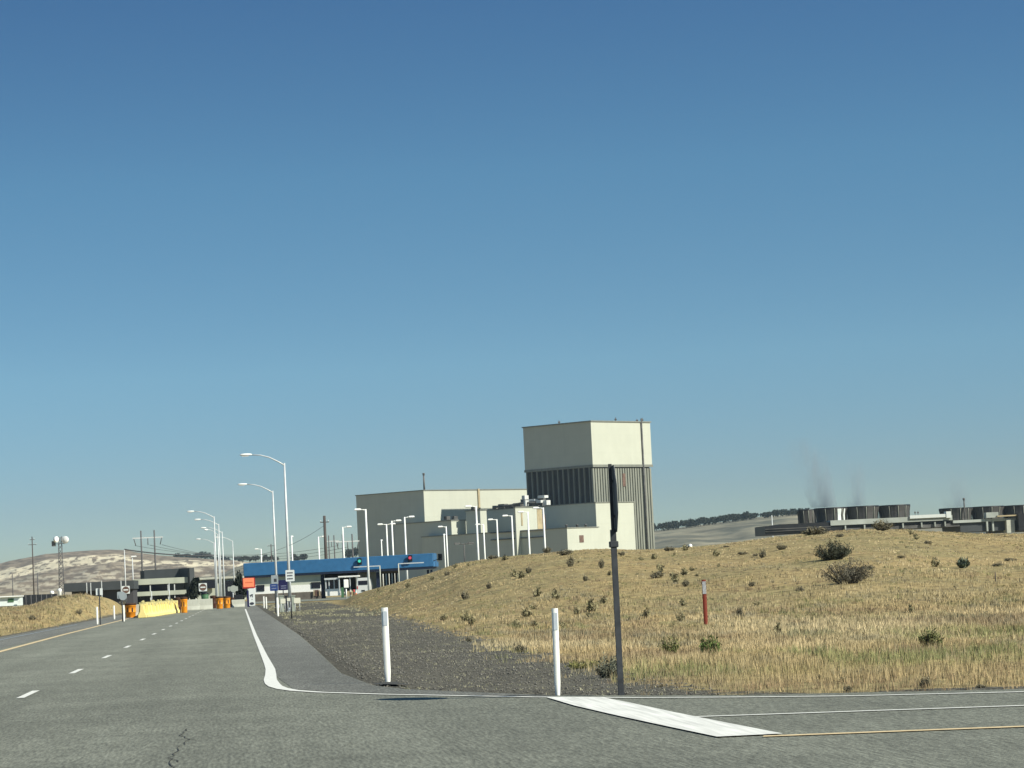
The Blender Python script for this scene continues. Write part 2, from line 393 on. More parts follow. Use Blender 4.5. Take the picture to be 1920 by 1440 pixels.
def raw_mesh(name, V, Fa, mats, cols=None, smooth=False, attrname='Col'):
    me = bpy.data.meshes.new(name); V = np.asarray(V, np.float32); Fa = np.asarray(Fa, np.int32); k = Fa.shape[1]
    me.vertices.add(len(V)); me.vertices.foreach_set('co', V.ravel())
    me.loops.add(Fa.size); me.loops.foreach_set('vertex_index', Fa.ravel())
    me.polygons.add(len(Fa)); me.polygons.foreach_set('loop_start', np.arange(0, Fa.size, k, dtype=np.int32))
    me.polygons.foreach_set('use_smooth', np.full(len(Fa), smooth))
    for m in mats: me.materials.append(m)
    if cols is not None:
        ca = me.color_attributes.new(attrname, 'FLOAT_COLOR', 'POINT')
        c4 = np.ones((len(V), 4), np.float32); c4[:, :3] = cols; ca.data.foreach_set('color', c4.ravel())
    me.update(); me.validate()
    return me
def struct(name, me_or_o, label=None):
    o = me_or_o if isinstance(me_or_o, bpy.types.Object) else link(bpy.data.objects.new(name, me_or_o))
    o['kind'] = 'structure'
    if label: o['label'] = label
    return o

# ------------------------------------------------------------------ ground sheet
ys = np.concatenate([np.array([-400, -150, -60, -20, 0, 10]), np.arange(16, 60, .5), np.arange(60, 260, 1.0), np.arange(260, 460, 4.0), 460*1.06**np.arange(0, 52)])
xs = np.concatenate([-(62*1.12**np.arange(0, 45))[::-1], np.arange(-60, -16, 2), np.arange(-16, 26, .4), np.arange(26, 70, 1.2), 70*1.12**np.arange(0, 44)])
XX, YY = np.meshgrid(xs, ys); ZZ = G(XX, YY)
ny, nx = XX.shape
V = np.stack([XX, YY, ZZ], -1).reshape(-1, 3)
idx = np.arange(ny*nx).reshape(ny, nx)
Fq = np.stack([idx[:-1, :-1], idx[:-1, 1:], idx[1:, 1:], idx[1:, :-1]], -1).reshape(-1, 4)
cover = np.maximum(sst(-1.0, 1.0, XX-edge_x(YY)-.2)*sst(.1, 1.6, YY-side_y(XX)), sst(.0, .8, -9.8-XX))
cover = np.where(YY > 300, 1, cover)
me = raw_mesh('ground', V, Fq, [M['terrain']], smooth=True)
ca = me.attributes.new('cover', 'FLOAT', 'POINT'); ca.data.foreach_set('value', cover.ravel().astype(np.float32))
struct('ground', me, 'gravel verge and dry grassy soil of the open plain')

# ------------------------------------------------------------------ roads and markings
def flat(name, poly, z, m):
    me_ = bpy.data.meshes.new(name); me_.from_pydata([(x, y, z) for x, y in poly], [], [tuple(range(len(poly)))]); me_.materials.append(m)
    o = bpy.data.objects.new(name, me_); link(o); o['kind'] = 'structure'
    bm = bmesh.new(); bm.from_mesh(me_); bmesh.ops.triangulate(bm, faces=bm.faces)
    for f in bm.faces:
        if f.normal.z < 0: f.normal_flip()
    bm.to_mesh(me_); bm.free(); return o
flat('road', [(-9.75, -300), (-9.75, 436), (1.75, 436), (1.72, 175), (1.78, 85), (1.7, 64.6), (1.58, 44.5)]+SIDE+[(150, -40), (150, -300)], 0, M['asphalt'])
flat('plaza', [(-15, 330), (-9.8, 330), (-9.8, 438), (-15, 438)], 0, M['asphalt'])
flat('gate_apron', [(1.8, 330), (33, 330), (33, 438), (1.8, 438)], 0, M['asphalt'])
flat('right_shoulder', [(.56, 436), (.56, 175), (.56, 60), (.56, 44), (.7, 38.3), (1.1, 36.8), (2.2, 34.2), (3.38, 32.0), (3.56, 31.95), (2.1, 36.2), (1.77, 38.25), (1.56, 44.5), (1.68, 64.6), (1.76, 85), (1.7, 175), (1.73, 436)], .004, M['shoulder'])
flat('left_shoulder', [(-9.72, -100), (-7.1, -100), (-7.4, 190), (-9.5, 300), (-9.72, 300)], .004, M['shoulder'])
def strip(pts, w):
    L_, R_ = [], []
    for i, p in enumerate(pts):
        a = Vector(pts[max(i-1, 0)]); b = Vector(pts[min(i+1, len(pts)-1)]); t = (b-a).normalized(); n_ = Vector((-t.y, t.x)); ww = w[i] if isinstance(w, (list, tuple)) else w
        L_.append((p[0]+n_.x*ww/2, p[1]+n_.y*ww/2)); R_.append((p[0]-n_.x*ww/2, p[1]-n_.y*ww/2))
    return L_, R_
def marking(name, pts, w, m, z=.008, jitter=0):
    pts = [Vector(p) for p in pts]
    L_, R_ = strip(pts, w); me_ = bpy.data.meshes.new(name); n_ = len(L_)
    me_.from_pydata([(x, y, z) for x, y in L_+R_], [], [(i, n_+i, n_+i+1, i+1) for i in range(n_-1)]); me_.materials.append(m)
    bm = bmesh.new(); bm.from_mesh(me_); bmesh.ops.recalc_face_normals(bm, faces=bm.faces)
    for f in bm.faces:
        if f.normal.z < 0: f.normal_flip()
    bm.to_mesh(me_); bm.free()
    o = bpy.data.objects.new(name, me_); link(o); o['kind'] = 'structure'; return o
marking('edge_line', [(.52, 232), (.49, 145), (.47, 89), (.49, 59), (.5, 52), (.5, 48.7), (.47, 45.5), (.43, 42.8), (.44, 41), (.47, 39.8), (.55, 38.7), (.7, 37.7), (1.01, 36.6), (1.76, 34.8), (3.3, 31.75)], [.11, .11, .11, .13, .15, .165, .18, .2, .21, .19, .16, .13, .11, .1, .1], M['marking'])
marking('side_edge_line', [(3.3, 31.75), (4.31, 30.15), (5.28, 29.0), (6.2, 28.05), (7.72, 27.05), (12, 24.8), (30, 15.6), (70, -4)], .1, M['marking'])
marking('side_lane_line', [(4.15, 25.62), (7.0, 24.58), (12, 22.7), (40, 12)], .11, M['marking'])
marking('side_centre_line', [(4.14, 22.1), (6.14, 21.58), (10, 20.6), (40, 12-2)], .15, M['marking_yellow'])
flat('stop_bar', [(3.42, 31.35), (3.45, 29), (3.56, 26.5), (3.68, 24.3), (3.8, 22.3), (4.33, 22.25), (4.22, 24.4), (4.12, 26.6), (4.04, 29), (3.96, 30.6)], .012, M['marking_worn'])
marking('left_edge_line', [(-6.2, 15), (-6.5, 50), (-6.84, 81), (-7.11, 114), (-7.37, 187), (-7.4, 200)], .2, M['marking_yellow'])
marking('far_left_line', [(-9.0, 20), (-9.08, 107), (-9.15, 147), (-9.2, 160)], .1, M['sign_grey'])
y_ = 40.26-12.19*3
while y_ < 265:
    if y_ > 0: marking('lane_dash', [(-3.17+.0004*y_, y_), (-3.16+.0004*y_, y_+3.0)], .115, M['marking'])
    y_ += 12.19
flat('dark_patch', [(1.78, 38.7), (1.84, 38.25), (1.97, 38.1), (2.1, 37.75), (2.22, 37.55), (2.24, 37.9), (2.12, 38.3), (2.2, 38.8), (2.02, 39.0), (1.9, 38.85)], .014, M['crack'])  # flat dark patch on the gravel beside the first marker post
# crack across the near lane
def crack(pts, w):
    p2 = []
    for i in range(len(pts)-1):
        a, b = Vector(pts[i]), Vector(pts[i+1]); n_ = max(2, int((b-a).length/.22))
        for j in range(n_): q = a.lerp(b, j/n_); p2.append((q.x+random.uniform(-.025, .025), q.y))
    ws = [w*random.uniform(.4, 1.5) for _ in p2]
    marking('road_crack', p2, ws, M['crack'], .006)
crack([(-.56, 28.6), (-.6, 27.2), (-.5, 26.4), (-.58, 25.0), (-.62, 23.6), (-.56, 22.0), (-.6, 19)], .009)
crack([(-.62, 23.4), (-.52, 22.9), (-.42, 23.0)], .01)
crack([(-.5, 26.5), (-.44, 26.1)], .008)

# ------------------------------------------------------------------ distant hills
def smooth_sil(pts, px): return np.interp(px, [p[0] for p in pts], [p[1] for p in pts])
def ridge(name, sil, Y0, Y1, Yb, px0, px1, colour, label, nu=640, nv=110, rough=1.0, seed=0):
    """hill from its foot (depth Y0) up to the crest (Y1) and down behind (Yb)"""
    pxs = np.linspace(px0, px1, nu); V = []; C = []
    bx = np.array([X(p, 1.0, smooth_sil(sil, p)) for p in pxs]); zc = np.array([Z(p, smooth_sil(sil, p), Y1) for p in pxs])
    edge = sst(0, .05, np.linspace(0, 1, nu))*sst(0, .05, 1-np.linspace(0, 1, nu))
    for j in range(nv):
        t = j/(nv-1)
        if t < .75: s = t/.75; Yj = Y0+(Y1-Y0)*s
        else: s = 1-(t-.75)/.25; Yj = Y1+(Yb-Y1)*(1-s)
        h = s**1.15 if t < .75 else s
        x = bx*Yj; w = 4*s*(1-s)
        n = (fbm(x*.006+seed, np.full(nu, Yj*.0012)+seed)-.5)*rough*22*w+(fbm(x*.03+seed, np.full(nu, Yj*.006))-.5)*rough*8*(w+.05)
        gully = (np.abs(fbm(x*.012+3, np.full(nu, Yj*.002))-.5)*2)*rough*9*w
        z = np.maximum(zc*edge*h+n*edge+gully*edge, -2)
        V.append(np.stack([x, np.full(nu, Yj), z], -1)); C.append(colour(pxs, np.full(nu, s if t < .75 else 1.0), x, z))
    V = np.array(V).reshape(-1, 3); C = np.array(C).reshape(-1, 3); ii = np.arange(nu*nv).reshape(nv, nu)
    Fq = np.stack([ii[:-1, :-1], ii[:-1, 1:], ii[1:, 1:], ii[1:, :-1]], -1).reshape(-1, 4)
    return struct(name, raw_mesh(name, V, Fq, [M['hill']], C, True), label)
def mixc(a, b, f): f = np.clip(f, 0, 1)[:, None]; return np.array(a)*(1-f)+np.array(b)*f
def bluff_col(px, s, x, z):
    n = fbm(x*.11, z*.5+3, 5); n2 = fbm(x*.03+4, s*14, 4)
    base = mixc((.11, .085, .058), (.27, .215, .145), (n-.25)*2)
    band = sst(.58, .66, s+.16*(n2-.5))*(1-sst(.8, .86, s+.2*(n2-.5)))*sst(.43, .55, fbm(x*.14+8, z*.38, 4)+.05)
    c = base*(1-band[:, None])+np.array((.6, .53, .36))*band[:, None]
    low = sst(.5, .6, n)*sst(.1, .2, s)*(1-sst(.42, .6, s))*.7
    c = c*(1-low[:, None])+np.array((.42, .38, .27))*low[:, None]
    flat_ = (1-sst(.14, .2, s))[:, None]
    return c*(1-flat_)+np.array((.3, .25, .16))*flat_
def grey_hill(px, s, x, z):
    n = fbm(x*.04+11, s*30, 5); n2 = fbm(x*.012, s*9+7, 4)
    c = mixc((.11, .112, .08), (.29, .262, .175), (n-.3)*2.2)
    return mixc((.17, .17, .15), (1, 1, 1), np.zeros_like(n))*0+c*(.65+.6*n2[:, None])
SIL_BLUFF = [(-200, 1068), (-60, 1060), (0, 1056), (18, 1051), (45, 1046), (62, 1043), (85, 1038), (130, 1034), (160, 1032), (205, 1030), (238, 1031), (262, 1036), (300, 1041), (360, 1045), (400, 1049), (430, 1051), (470, 1056), (530, 1075)]
ridge('hill', SIL_BLUFF, 2500, 4300, 6000, -220, 540, bluff_col, 'distant pale bluffs with banded cliffs', seed=2)
SIL_MID = [(300, 1112), (360, 1100), (410, 1078), (440, 1064), (475, 1053), (560, 1050), (680, 1046), (900, 1045), (1120, 1010), (1170, 1000), (1230, 994), (1300, 985), (1360, 977), (1420, 969), (1490, 963), (1540, 964), (1600, 969), (1700, 974), (1800, 975), (2100, 972)]
ridge('hill', SIL_MID, 1900, 2900, 4000, 300, 2100, grey_hill, 'low grey-tan ridge carrying rows of trees', rough=.5, nu=420, seed=31)

# ------------------------------------------------------------------ far trees on the ridge
def tree_proto(seed, name='far_tree', w=1.0, h=1.0, m=M['far_leaf'], n=420, label='', group='', pointy=0.0, trunk=True):
    rg = np.random.default_rng(seed); t = thing(name, label, 'tree', (0, 0, 0), 0, group)
    # clumps of small leaf quads spread through the crown volume
    V = []; Fq = []; cl = [(rg.normal(0, .28*w), rg.normal(0, .28*w), .35*h+rg.random()*.5*h) for _ in range(9)]
    for i in range(n):
        c = cl[rg.integers(len(cl))]; p = np.array(c)+rg.normal(0, 1, 3)*np.array([.16*w, .16*w, .13*h])
        if pointy: k_ = max(.08, 1-(p[2]/h)*pointy); p[0] *= k_; p[1] *= k_
        p[2] = min(max(p[2], .12*h), h)
        a = rg.normal(0, 1, 3); a /= np.linalg.norm(a); b_ = np.cross(a, rg.normal(0, 1, 3)); b_ /= np.linalg.norm(b_); s = (.04+.05*rg.random())*h
        o = len(V); V += [p-a*s-b_*s, p+a*s-b_*s, p+a*s+b_*s, p-a*s+b_*s]; Fq.append([o, o+1, o+2, o+3])
    o = link(bpy.data.objects.new('crown', raw_mesh('crown', V, Fq, [m])), t)
    if trunk:
        MB().tube([(0, 0, -.1*h), (.01*h, 0, .3*h), (0, .01*h, .6*h)], [.04*h, .03*h, .01*h], M['wood_far'], 6).build('trunk', t)
    return t
tl = 'dark round tree in the far row along the left ridge, above the office roofs'
tg = 'far trees along the left ridge'
protoL = [tree_proto(100+i, w=1.0, h=1.0, label=tl, group=tg) for i in range(3)]
def ridge_tree(protos, i, px, top, bot, Y, label, group, wid, used=set()):
    h = Z(px, top, Y)-Z(px, bot, Y)
    loc = (X(px, Y, bot), Y, Z(px, bot, Y)-.5); wx = wid/5200*Y
    p = protos[i % len(protos)]
    if p.name in used: dup(p, loc, random.uniform(0, 6), label, (wx, wx, h), group)
    else: used.add(p.name); p.location = loc; p.scale = (wx, wx, h); p.rotation_euler = (0, 0, random.uniform(0, 6)); p['label'] = label; p['group'] = group
rowL = [(333, 1037), (343, 1039), (353, 1038), (362, 1039), (372, 1037), (383, 1034), (392, 1036), (403, 1044), (415, 1045), (424, 1043), (446, 1043), (455, 1042), (468, 1043), (480, 1042), (497, 1040), (506, 1041), (517, 1044), (552, 1038), (562, 1040), (570, 1038), (652, 1029), (660, 1027), (668, 1028)]
for i, (px, top) in enumerate(rowL):
    ridge_tree(protoL, i, px, top, (1050 if px < 400 else 1053 if px < 600 else 1047), (4250 if px < 450 else 2850), tl, tg, random.uniform(9, 13))
trl = 'dark blue-green tree in the long windbreak on the far right ridge'
trg = 'windbreak trees on the right ridge'
protoR = [tree_proto(120+i, label=trl, group=trg) for i in range(3)]
px = 1158; i = 0
while px < 1540:
    base = smooth_sil(SIL_MID, px)
    if not (1227 < px < 1238 or 1270 < px < 1276 or 1343 < px < 1349 or 1418 < px < 1430):
        ridge_tree(protoR, i, px, base-random.uniform(9, 13.5)*(1 if px < 1400 else .85), base+3, 2850, trl, trg, random.uniform(9, 12)); i += 1
    px += random.uniform(4.6, 6.4)

# ------------------------------------------------------------------ power plant (rotated about 41 degrees to the view)
UX = np.array([.74, .673]); VX = np.array([-.673, .74])
def far_len(cpx, Y, tpx, dirv, row=None):
    """length along dirv from the point at (cpx, Y) until it appears at column tpx"""
    x0 = X(cpx, Y, row); k_ = X(tpx, 1.0, row)
    return (k_*Y-x0)/(dirv[0]-k_*dirv[1])
def pbox(mb, cpx, l, r, top, Y, m, z0=-1.0, topY=None):
    """box by its near vertical corner; l/r are the columns where its two visible faces end"""
    c = np.array([X(cpx, Y, top), Y]); a = far_len(cpx, Y, l, VX, top); b = far_len(cpx, Y, r, UX, top); z1 = Z(cpx, top, Y)
    mb.prism([tuple(c), tuple(c+UX*b), tuple(c+UX*b+VX*a), tuple(c+VX*a)], z0, z1, m)
    return c, a, b, z1
def wall_patch(mb, c, dirv, nrm, s0, s1, z0, z1, m, t=.25):
    p0 = c+dirv*s0; p1 = c+dirv*s1
    mb.prism([tuple(p0+nrm*t), tuple(p1+nrm*t), tuple(p1-nrm*.1), tuple(p0-nrm*.1)], z0, z1, m)
NU = np.array([UX[1], -UX[0]]); NV = np.array([-VX[1], VX[0]])   # outward normals of the lit (U) and shaded (V) faces
plant = thing('reactor_building', 'tall grey and cream reactor block with ribbed middle on the horizon', 'power plant', (0, 0, 0))
YR = 1378.0
mb = MB(); zt = Z(1109, 790.5, YR); zm = Z(1110, 871, YR)
c = np.array([X(1107.5, YR, 790.5), YR]); aV = far_len(1107.5, YR, 980, VX, 795); bU = far_len(1107.5, YR, 1218.6, UX, 790.5)
mb.prism([tuple(c), tuple(c+UX*bU), tuple(c+UX*bU+VX*aV), tuple(c+VX*aV)], zm, zt, M['plant_white']); o = mb.build('upper_walls', plant)
mb = MB(); e = .5
mb.prism([tuple(c-(UX+VX)*e), tuple(c+UX*(bU+e)-VX*e), tuple(c+UX*(bU+e)+VX*(aV+e)), tuple(c+VX*(aV+e)-UX*e)], zt, zt+.6, M['plant_grey']); mb.build('roof', plant)
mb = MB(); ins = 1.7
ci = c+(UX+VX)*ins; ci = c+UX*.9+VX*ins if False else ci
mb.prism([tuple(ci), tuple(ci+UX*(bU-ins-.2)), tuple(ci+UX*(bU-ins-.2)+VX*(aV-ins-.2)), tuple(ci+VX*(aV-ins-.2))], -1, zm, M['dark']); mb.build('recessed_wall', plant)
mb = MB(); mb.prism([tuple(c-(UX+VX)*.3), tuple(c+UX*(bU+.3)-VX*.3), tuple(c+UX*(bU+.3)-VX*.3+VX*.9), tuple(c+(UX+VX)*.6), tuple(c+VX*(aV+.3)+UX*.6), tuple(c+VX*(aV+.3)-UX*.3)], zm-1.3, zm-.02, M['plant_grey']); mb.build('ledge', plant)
nf = 13
for i in range(nf):                       # deep fins on the shaded side, each a part
    s = aV*(i+.5)/nf+.6; p = c+VX*s
    mb = MB(); mb.prism([tuple(p-NV*0.0), tuple(p+VX*.6), tuple(p+VX*.6-NV*.75), tuple(p-NV*.75)], 0, zm-1.32, M['galv'] if False else M['plant_grey']); mb.build('fin', plant)
mb = MB(); nr = 24                         # corrugated panels on the lit side
poly = []
for i in range(nr):
    s0 = bU*i/nr; s1 = bU*(i+1)/nr; d1 = s0+(s1-s0)*.62
    mb.prism([tuple(c+UX*s0-NU*.25), tuple(c+UX*d1-NU*.25), tuple(c+UX*d1-NU*1.3), tuple(c+UX*s0-NU*1.3)], -1, zm-1.9, M['ribs_lit'] if 'ribs_lit' in M else M['plant_grey'])
    mb.prism([tuple(c+UX*d1-NU*1.0), tuple(c+UX*s1-NU*1.0), tuple(c+UX*s1-NU*1.4), tuple(c+UX*d1-NU*1.4)], -1, zm-1.9, M['plant_grey'])
mb.build('ribbed_wall', plant)
mb = MB(); s = far_len(1107.5, YR, 1168, UX, 900)-1.4; mb.prism([tuple(c+UX*(s-1.1)+NU*.1), tuple(c+UX*(s+1.1)+NU*.1), tuple(c+UX*(s+1.1)-NU*.4), tuple(c+UX*(s-1.1)-NU*.4)], Z(1168, 912, YR+17), Z(1168, 888, YR+17), M['rust']); mb.build('louvre', plant)
s = far_len(1107.5, YR, 1203, UX, 800)-.8; q = c+UX*s+NU*.5
mb = MB(); mb.tube([(q[0], q[1], zt+2), (q[0], q[1], 0)], .42, M['duct'], 8); mb.build('downpipe', plant)
for px_, h_ in ((1163, 2.6), (1203, 2.0), (1213, 2.6), (1041, 2.4)):
    dd = UX if px_ > 1110 else VX; s = far_len(1107.5, YR, px_, dd, 790); q = c+dd*s-(NU if px_ > 1110 else NV)*3
    mb = MB(); mb.tube([(q[0], q[1], zt), (q[0], q[1], zt+h_)], .2, M['duct'], 6); mb.box((q[0], q[1], zt+h_*.6), (1.1, .8, .7), M['duct']); mb.build('antenna', plant)

def hall(name, label, cpx, l, r, top, Y, extra=None):
    t = thing(name, label, 'power plant', (0, 0, 0), 0, None)
    mb = MB(); c_, a_, b_, z_ = pbox(mb, cpx, l, r, top, Y, M['plant_white']); mb.build('walls', t)
    mb = MB(); e = .35
    mb.prism([tuple(c_-(UX+VX)*e), tuple(c_+UX*(b_+e)-VX*e), tuple(c_+UX*(b_+e)+VX*(a_+e)), tuple(c_+VX*(a_+e)-UX*e)], z_, z_+.45, M['plant_grey']); mb.build('roof', t)
    return t, c_, a_, b_, z_
t, c1, a1, b1, z1 = hall('turbine_hall', 'long cream and grey turbine hall left of the tall reactor block', 794, 667, 1002, 920, 1436)
mb = MB(); s = far_len(794, 1436, 894.5, UX, 925); q = c1+UX*s
mb.prism([tuple(q+NU*.7), tuple(q+UX*1.3+NU*.7), tuple(q+UX*1.3-NU*.2), tuple(q-NU*.2)], 0, z1+.7, M['tan']); mb.build('expansion_joint', t)
mb = MB(); q = c1+UX*9+VX*8; h_ = Z(818, 889, 1440); mb.tube([(q[0], q[1], z1), (q[0], q[1], h_)], [.5, .42], M['duct'], 10); mb.tube([(q[0], q[1], h_), (q[0], q[1], h_+1.2)], .6, M['duct'], 10); mb.build('stack', t)
t, c_, a_, b_, z_ = hall('pump_annex', 'grey annex with a small cream end wall against the turbine hall', 846, 740, 874.5, 976.5, 1404)
for s0, w_ in ((-2.4, 2.6), (3.2, 2.6)):
    q = c_+UX*(1+s0)+VX*1.5; mb = MB(); mb.box((q[0], q[1], z_+1.5), (w_, 2, 1.8), M['duct'], math.atan2(UX[1], UX[0])); mb.build('roof_unit', t)
t, c_, a_, b_, z_ = hall('stair_tower', 'narrow grey stair tower with a thin cream edge beside the expansion joint', 900, 873, 912, 957, 1398)
q = c_+VX*4; mb = MB(); mb.box((q[0], q[1], z_+1.2), (2.6, 2, 1.6), M['duct'], math.atan2(UX[1], UX[0])); mb.build('roof_unit', t)
t, c3, a3, b3, z3 = hall('service_wing', 'mid-height grey service wing with cream end under the ribbed reactor wall', 1116.5, 911, 1188, 943, 1362)
# rooftop machinery of the service wing
rw = math.atan2(VX[1], VX[0])
def roofbox(px_, py0, py1, wpx, Y, m, name='roof_unit', parent=t):
    z0_ = z3+.46; w_ = wpx/5200*Y; mb = MB(); zz1 = Z(px_, py0, Y); zz0 = max(z0_, Z(px_, py1, Y))
    mb.box((X(px_, Y, py0), Y, (zz0+zz1)/2), (w_, 3.0, zz1-zz0), m, rw+math.pi); mb.build(name, parent, bevel=.08)
for a_ in ((930, 948, 958, 10, 1411, M['duct']), (943, 945, 958, 16, 1410, M['duct']), (958, 945.5, 956, 12, 1407, M['duct']), (972, 943, 956, 18, 1402, M['duct']),
           (984.5, 929, 937, 8, 1400, M['duct_light']), (987, 938, 949, 5, 1396, M['duct_light']), (983, 936, 953, 10, 1404, M['duct']), (1000, 936, 940, 16, 1396, M['duct_light']),
           (1018, 929, 934, 17, 1392, M['duct_light']), (1013, 938, 943, 12, 1390, M['duct_light']), (1025, 938, 947, 9, 1389, M['duct_light']), (1016, 934, 950, 10, 1395, M['duct']), (1005, 941, 951, 10, 1394, M['duct'])):
    roofbox(*a_)
mb = MB(); mb.tube([(X(925, 1411, 945), 1409, z3+1.4), (X(955, 1405, 945), 1403, z3+1.8), (X(978, 1400, 945), 1398, z3+2.6), (X(1006, 1393, 945), 1391, z3+2.2)], .5, M['duct'], 8); mb.build('roof_pipe', t)
t, cb, ab, bb, zb = hall('hoist_enclosure', 'small cream box with rusty side perched on the low roof', 966, 963.5, 1006, 952, 1360)
mb = MB(); wall_patch(mb, cb, UX, NU, 3.9, 4.9, Z(990, 985, 1362), Z(990, 958, 1362), M['tan']); mb.build('vertical_slot', t)
mb = MB(); pbox(mb, 1006.5, 1006, 1016, 955, 1371, M['tan']); mb.build('tan_wall', t)
mb = MB(); pbox(mb, 1015, 1014.5, 1022, 965, 1375, M['rust']); mb.build('rusty_wall', t)
t, c4, a4, b4, z4 = hall('low_block', 'long low grey block with cream end wall and one dark square window', 1063, 790, 1122, 990.5, 1340)
mb = MB(); s = far_len(1063, 1340, 1089, UX, 990); wall_patch(mb, c4, UX, NU, s-1.5, s+1.6, Z(1091, 1017, 1347), Z(1091, 1003.5, 1347), M['rust'], .2); mb.build('window', t)
for px_ in (1068, 1088, 1104):
    q = c4+UX*far_len(1063, 1340, px_, UX, 990)+VX*2; mb = MB(); mb.lathe([(.6, 0), (.6, 1.0), (.9, 1.1), (.2, 1.6)], M['duct'], 10, (q[0], q[1], z4+.4)); mb.build('roof_vent', t)
# pipe rack seen between lamp poles on the grey wall
for i in range(2):
    p0 = c4+VX*(14+0)+NV*.5; p1 = c4+VX*(50)+NV*.5; zz = Z(940, 1012-13*i, 1385)
    mb = MB(); mb.tube([(p0[0], p0[1], zz), (p1[0], p1[1], zz)], .3, M['duct'], 6); mb.build('wall_pipe', t)

# ------------------------------------------------------------------ cooling towers on the right
def cool_deck(name, label, parts, Y):
    t = thing(name, label, 'cooling tower', (0, 0, 0), 0, None)
    for (pn, x0, x1, y0, y1, m, dep, dy) in parts:       # y0,y1 pixel tops/bottoms at x0, following the level line
        mb = MB(); xa, xb = X(x0, Y+dy, y0), X(x1, Y+dy, y0)
        mb.prism([(xa, Y+dy), (xb, Y+dy), (xb, Y+dy+dep), (xa, Y+dy+dep)], Z(x0, y1, Y+dy), Z(x0, y0, Y+dy), m); mb.build(pn, t)
    return t
YC = 900
cool_deck('cooling_tower', 'long low cooling tower deck with pale walkway left of the gap', [
    ('louvre_wall', 1434, 1470, 986.5, 1004, M['black'], 18, 0), ('louvre_wall', 1461, 1580, 983.2, 1002, M['black'], 18, .5), ('louvre_rail', 1435, 1558, 992, 993.2, M['duct'], .4, -.5), ('louvre_rail', 1435, 1558, 996.5, 997.5, M['duct'], .4, -.5),
    ('deck_edge', 1557, 1786, 976, 985.5, M['deck'], 30, 0), ('under_deck', 1556, 1784, 986, 994, M['black'], 26, 1.2), ('lower_beam', 1556, 1800, 992, 998, M['duct'], 26, .6),
    ('white_parapet', 1706, 1776, 966.5, 972.5, M['deck_white'], 1.2, -.6), ('white_stub', 1774, 1783, 959, 971, M['deck_white'], 3, -.8)]
    + [('deck_post', p, p+2.4, 984+(p-1557)*-.04+2.5, 992+(p-1557)*-.04+3, M['deck'], 1, -.3) for p in (1584, 1620, 1692, 1727, 1752, 1771)], YC)
cool_deck('cooling_tower', 'cooling tower deck at the right edge above a dark wall', [
    ('deck_edge', 1787, 1990, 976, 981, M['deck'], 30, 0), ('wall', 1800, 1884, 979.5, 998, M['office_dark'], 24, .8), ('wall', 1884, 1990, 978, 998, M['office_dark'], 24, 2.0),
    ('upper_box', 1849, 1872, 961, 971, M['deck'], 3, -1.2), ('column', 1849, 1852, 972, 996, M['deck'], 1, -.2), ('column', 1860, 1863, 972, 996, M['deck'], 1, -.2),
    ('pale_pier', 1887, 1902, 975, 999, M['concrete'], 4, -1.2), ('dark_cabin', 1909, 1960, 963, 995, M['black'], 8, -3), ('walkway', 1870, 1912, 966.5, 969, M['tan'], 2, -2)], YC)
stack_names = [(1497, 1531, 955.5, 981, 0, 'small leftmost dark fan stack at the end of the deck', 25), (1530, 1592, 951.5, 979, 2, 'dark fan stack with white streaks', 0), (1589, 1652, 948.5, 977, 0, 'dark fan stack between the streaked one and the last of its group', 0),
               (1650, 1711, 946.5, 974, 0, 'dark fan stack at the right end of the left group beside open sky', 0), (1765, 1828, 952, 975, 0, 'dark fan stack just right of the gap behind the white stub', 0),
               (1824, 1887, 949, 974, 0, 'second dark fan stack of the right group behind the pale box', 0), (1883, 1946, 946.8, 973, 0, 'dark fan stack cut by the right edge of the picture', 0)]
for (x0, x1, ty, by, w_, lab, dY) in stack_names:
    Yk = YC+8+dY; r0 = (x1-x0)/2/5200*Yk; cx_ = (x0+x1)/2; zb_ = Z(cx_, by+2, Yk); zt_ = Z(cx_, ty, Yk); h_ = zt_-zb_
    t = thing('fan_stack', lab, 'cooling tower', (X(cx_, Yk, 965), Yk+r0*.5, zb_), 0, None)
    mb = MB(); prof = [(r0*.93, 0), (r0*.9, h_*.2), (r0*.93, h_*.6), (r0, h_*.93)]; mb.lathe(prof, M['cooling'], 22, smooth=False, caps=False); mb.lathe([(r0*.86, h_*.9), (r0*.85, 0)], M['black'], 22, caps=False); mb.build('shell', t)
    mb = MB(); mb.lathe([(r0*1.02, h_*.93), (r0*1.02, h_), (r0*.95, h_), (r0*.95, h_*.93)], M['black'], 22, caps=False); mb.build('rim', t)
    for k_ in range(11):
        q = 2*math.pi*(k_+.3)/11; mb = MB(); mb.tube([(r0*.945*math.cos(q), r0*.945*math.sin(q), 0), (r0*.955*math.cos(q), r0*.955*math.sin(q), h_*.6), (r0*1.02*math.cos(q), r0*1.02*math.sin(q), h_*.93)], .13, M['cooling_pale'] if k_ in (7, 8, 9) else M['cooling'], 5); mb.build('rib', t)  # three ribs on the near side are paler
    if w_:
        for q0, q1, hh in ((4.95, 5.2, 1), (5.45, 5.6, 1)):
            mb = MB(); vs = []; n_ = 5
            for zz, rr in ((0, .95), (h_*.5, .955), (h_*.9, 1.015)):
                for j in range(n_): q = q0+(q1-q0)*j/(n_-1)+random.uniform(-.03, .03); vs.append((r0*rr*math.cos(q), r0*rr*math.sin(q), zz))
            mb.add(vs, [(i_*n_+j, i_*n_+j+1, (i_+1)*n_+j+1, (i_+1)*n_+j) for i_ in range(2) for j in range(n_-1)], M['deck_white']); mb.build('pale_streak', t)  # two pale streaks laid over the shell
t = thing('vent_mast', 'thin dark mast rising above the right group of fan stacks', 'mast', (X(1808, 905, 950), 905, Z(1808, 976, 905)))
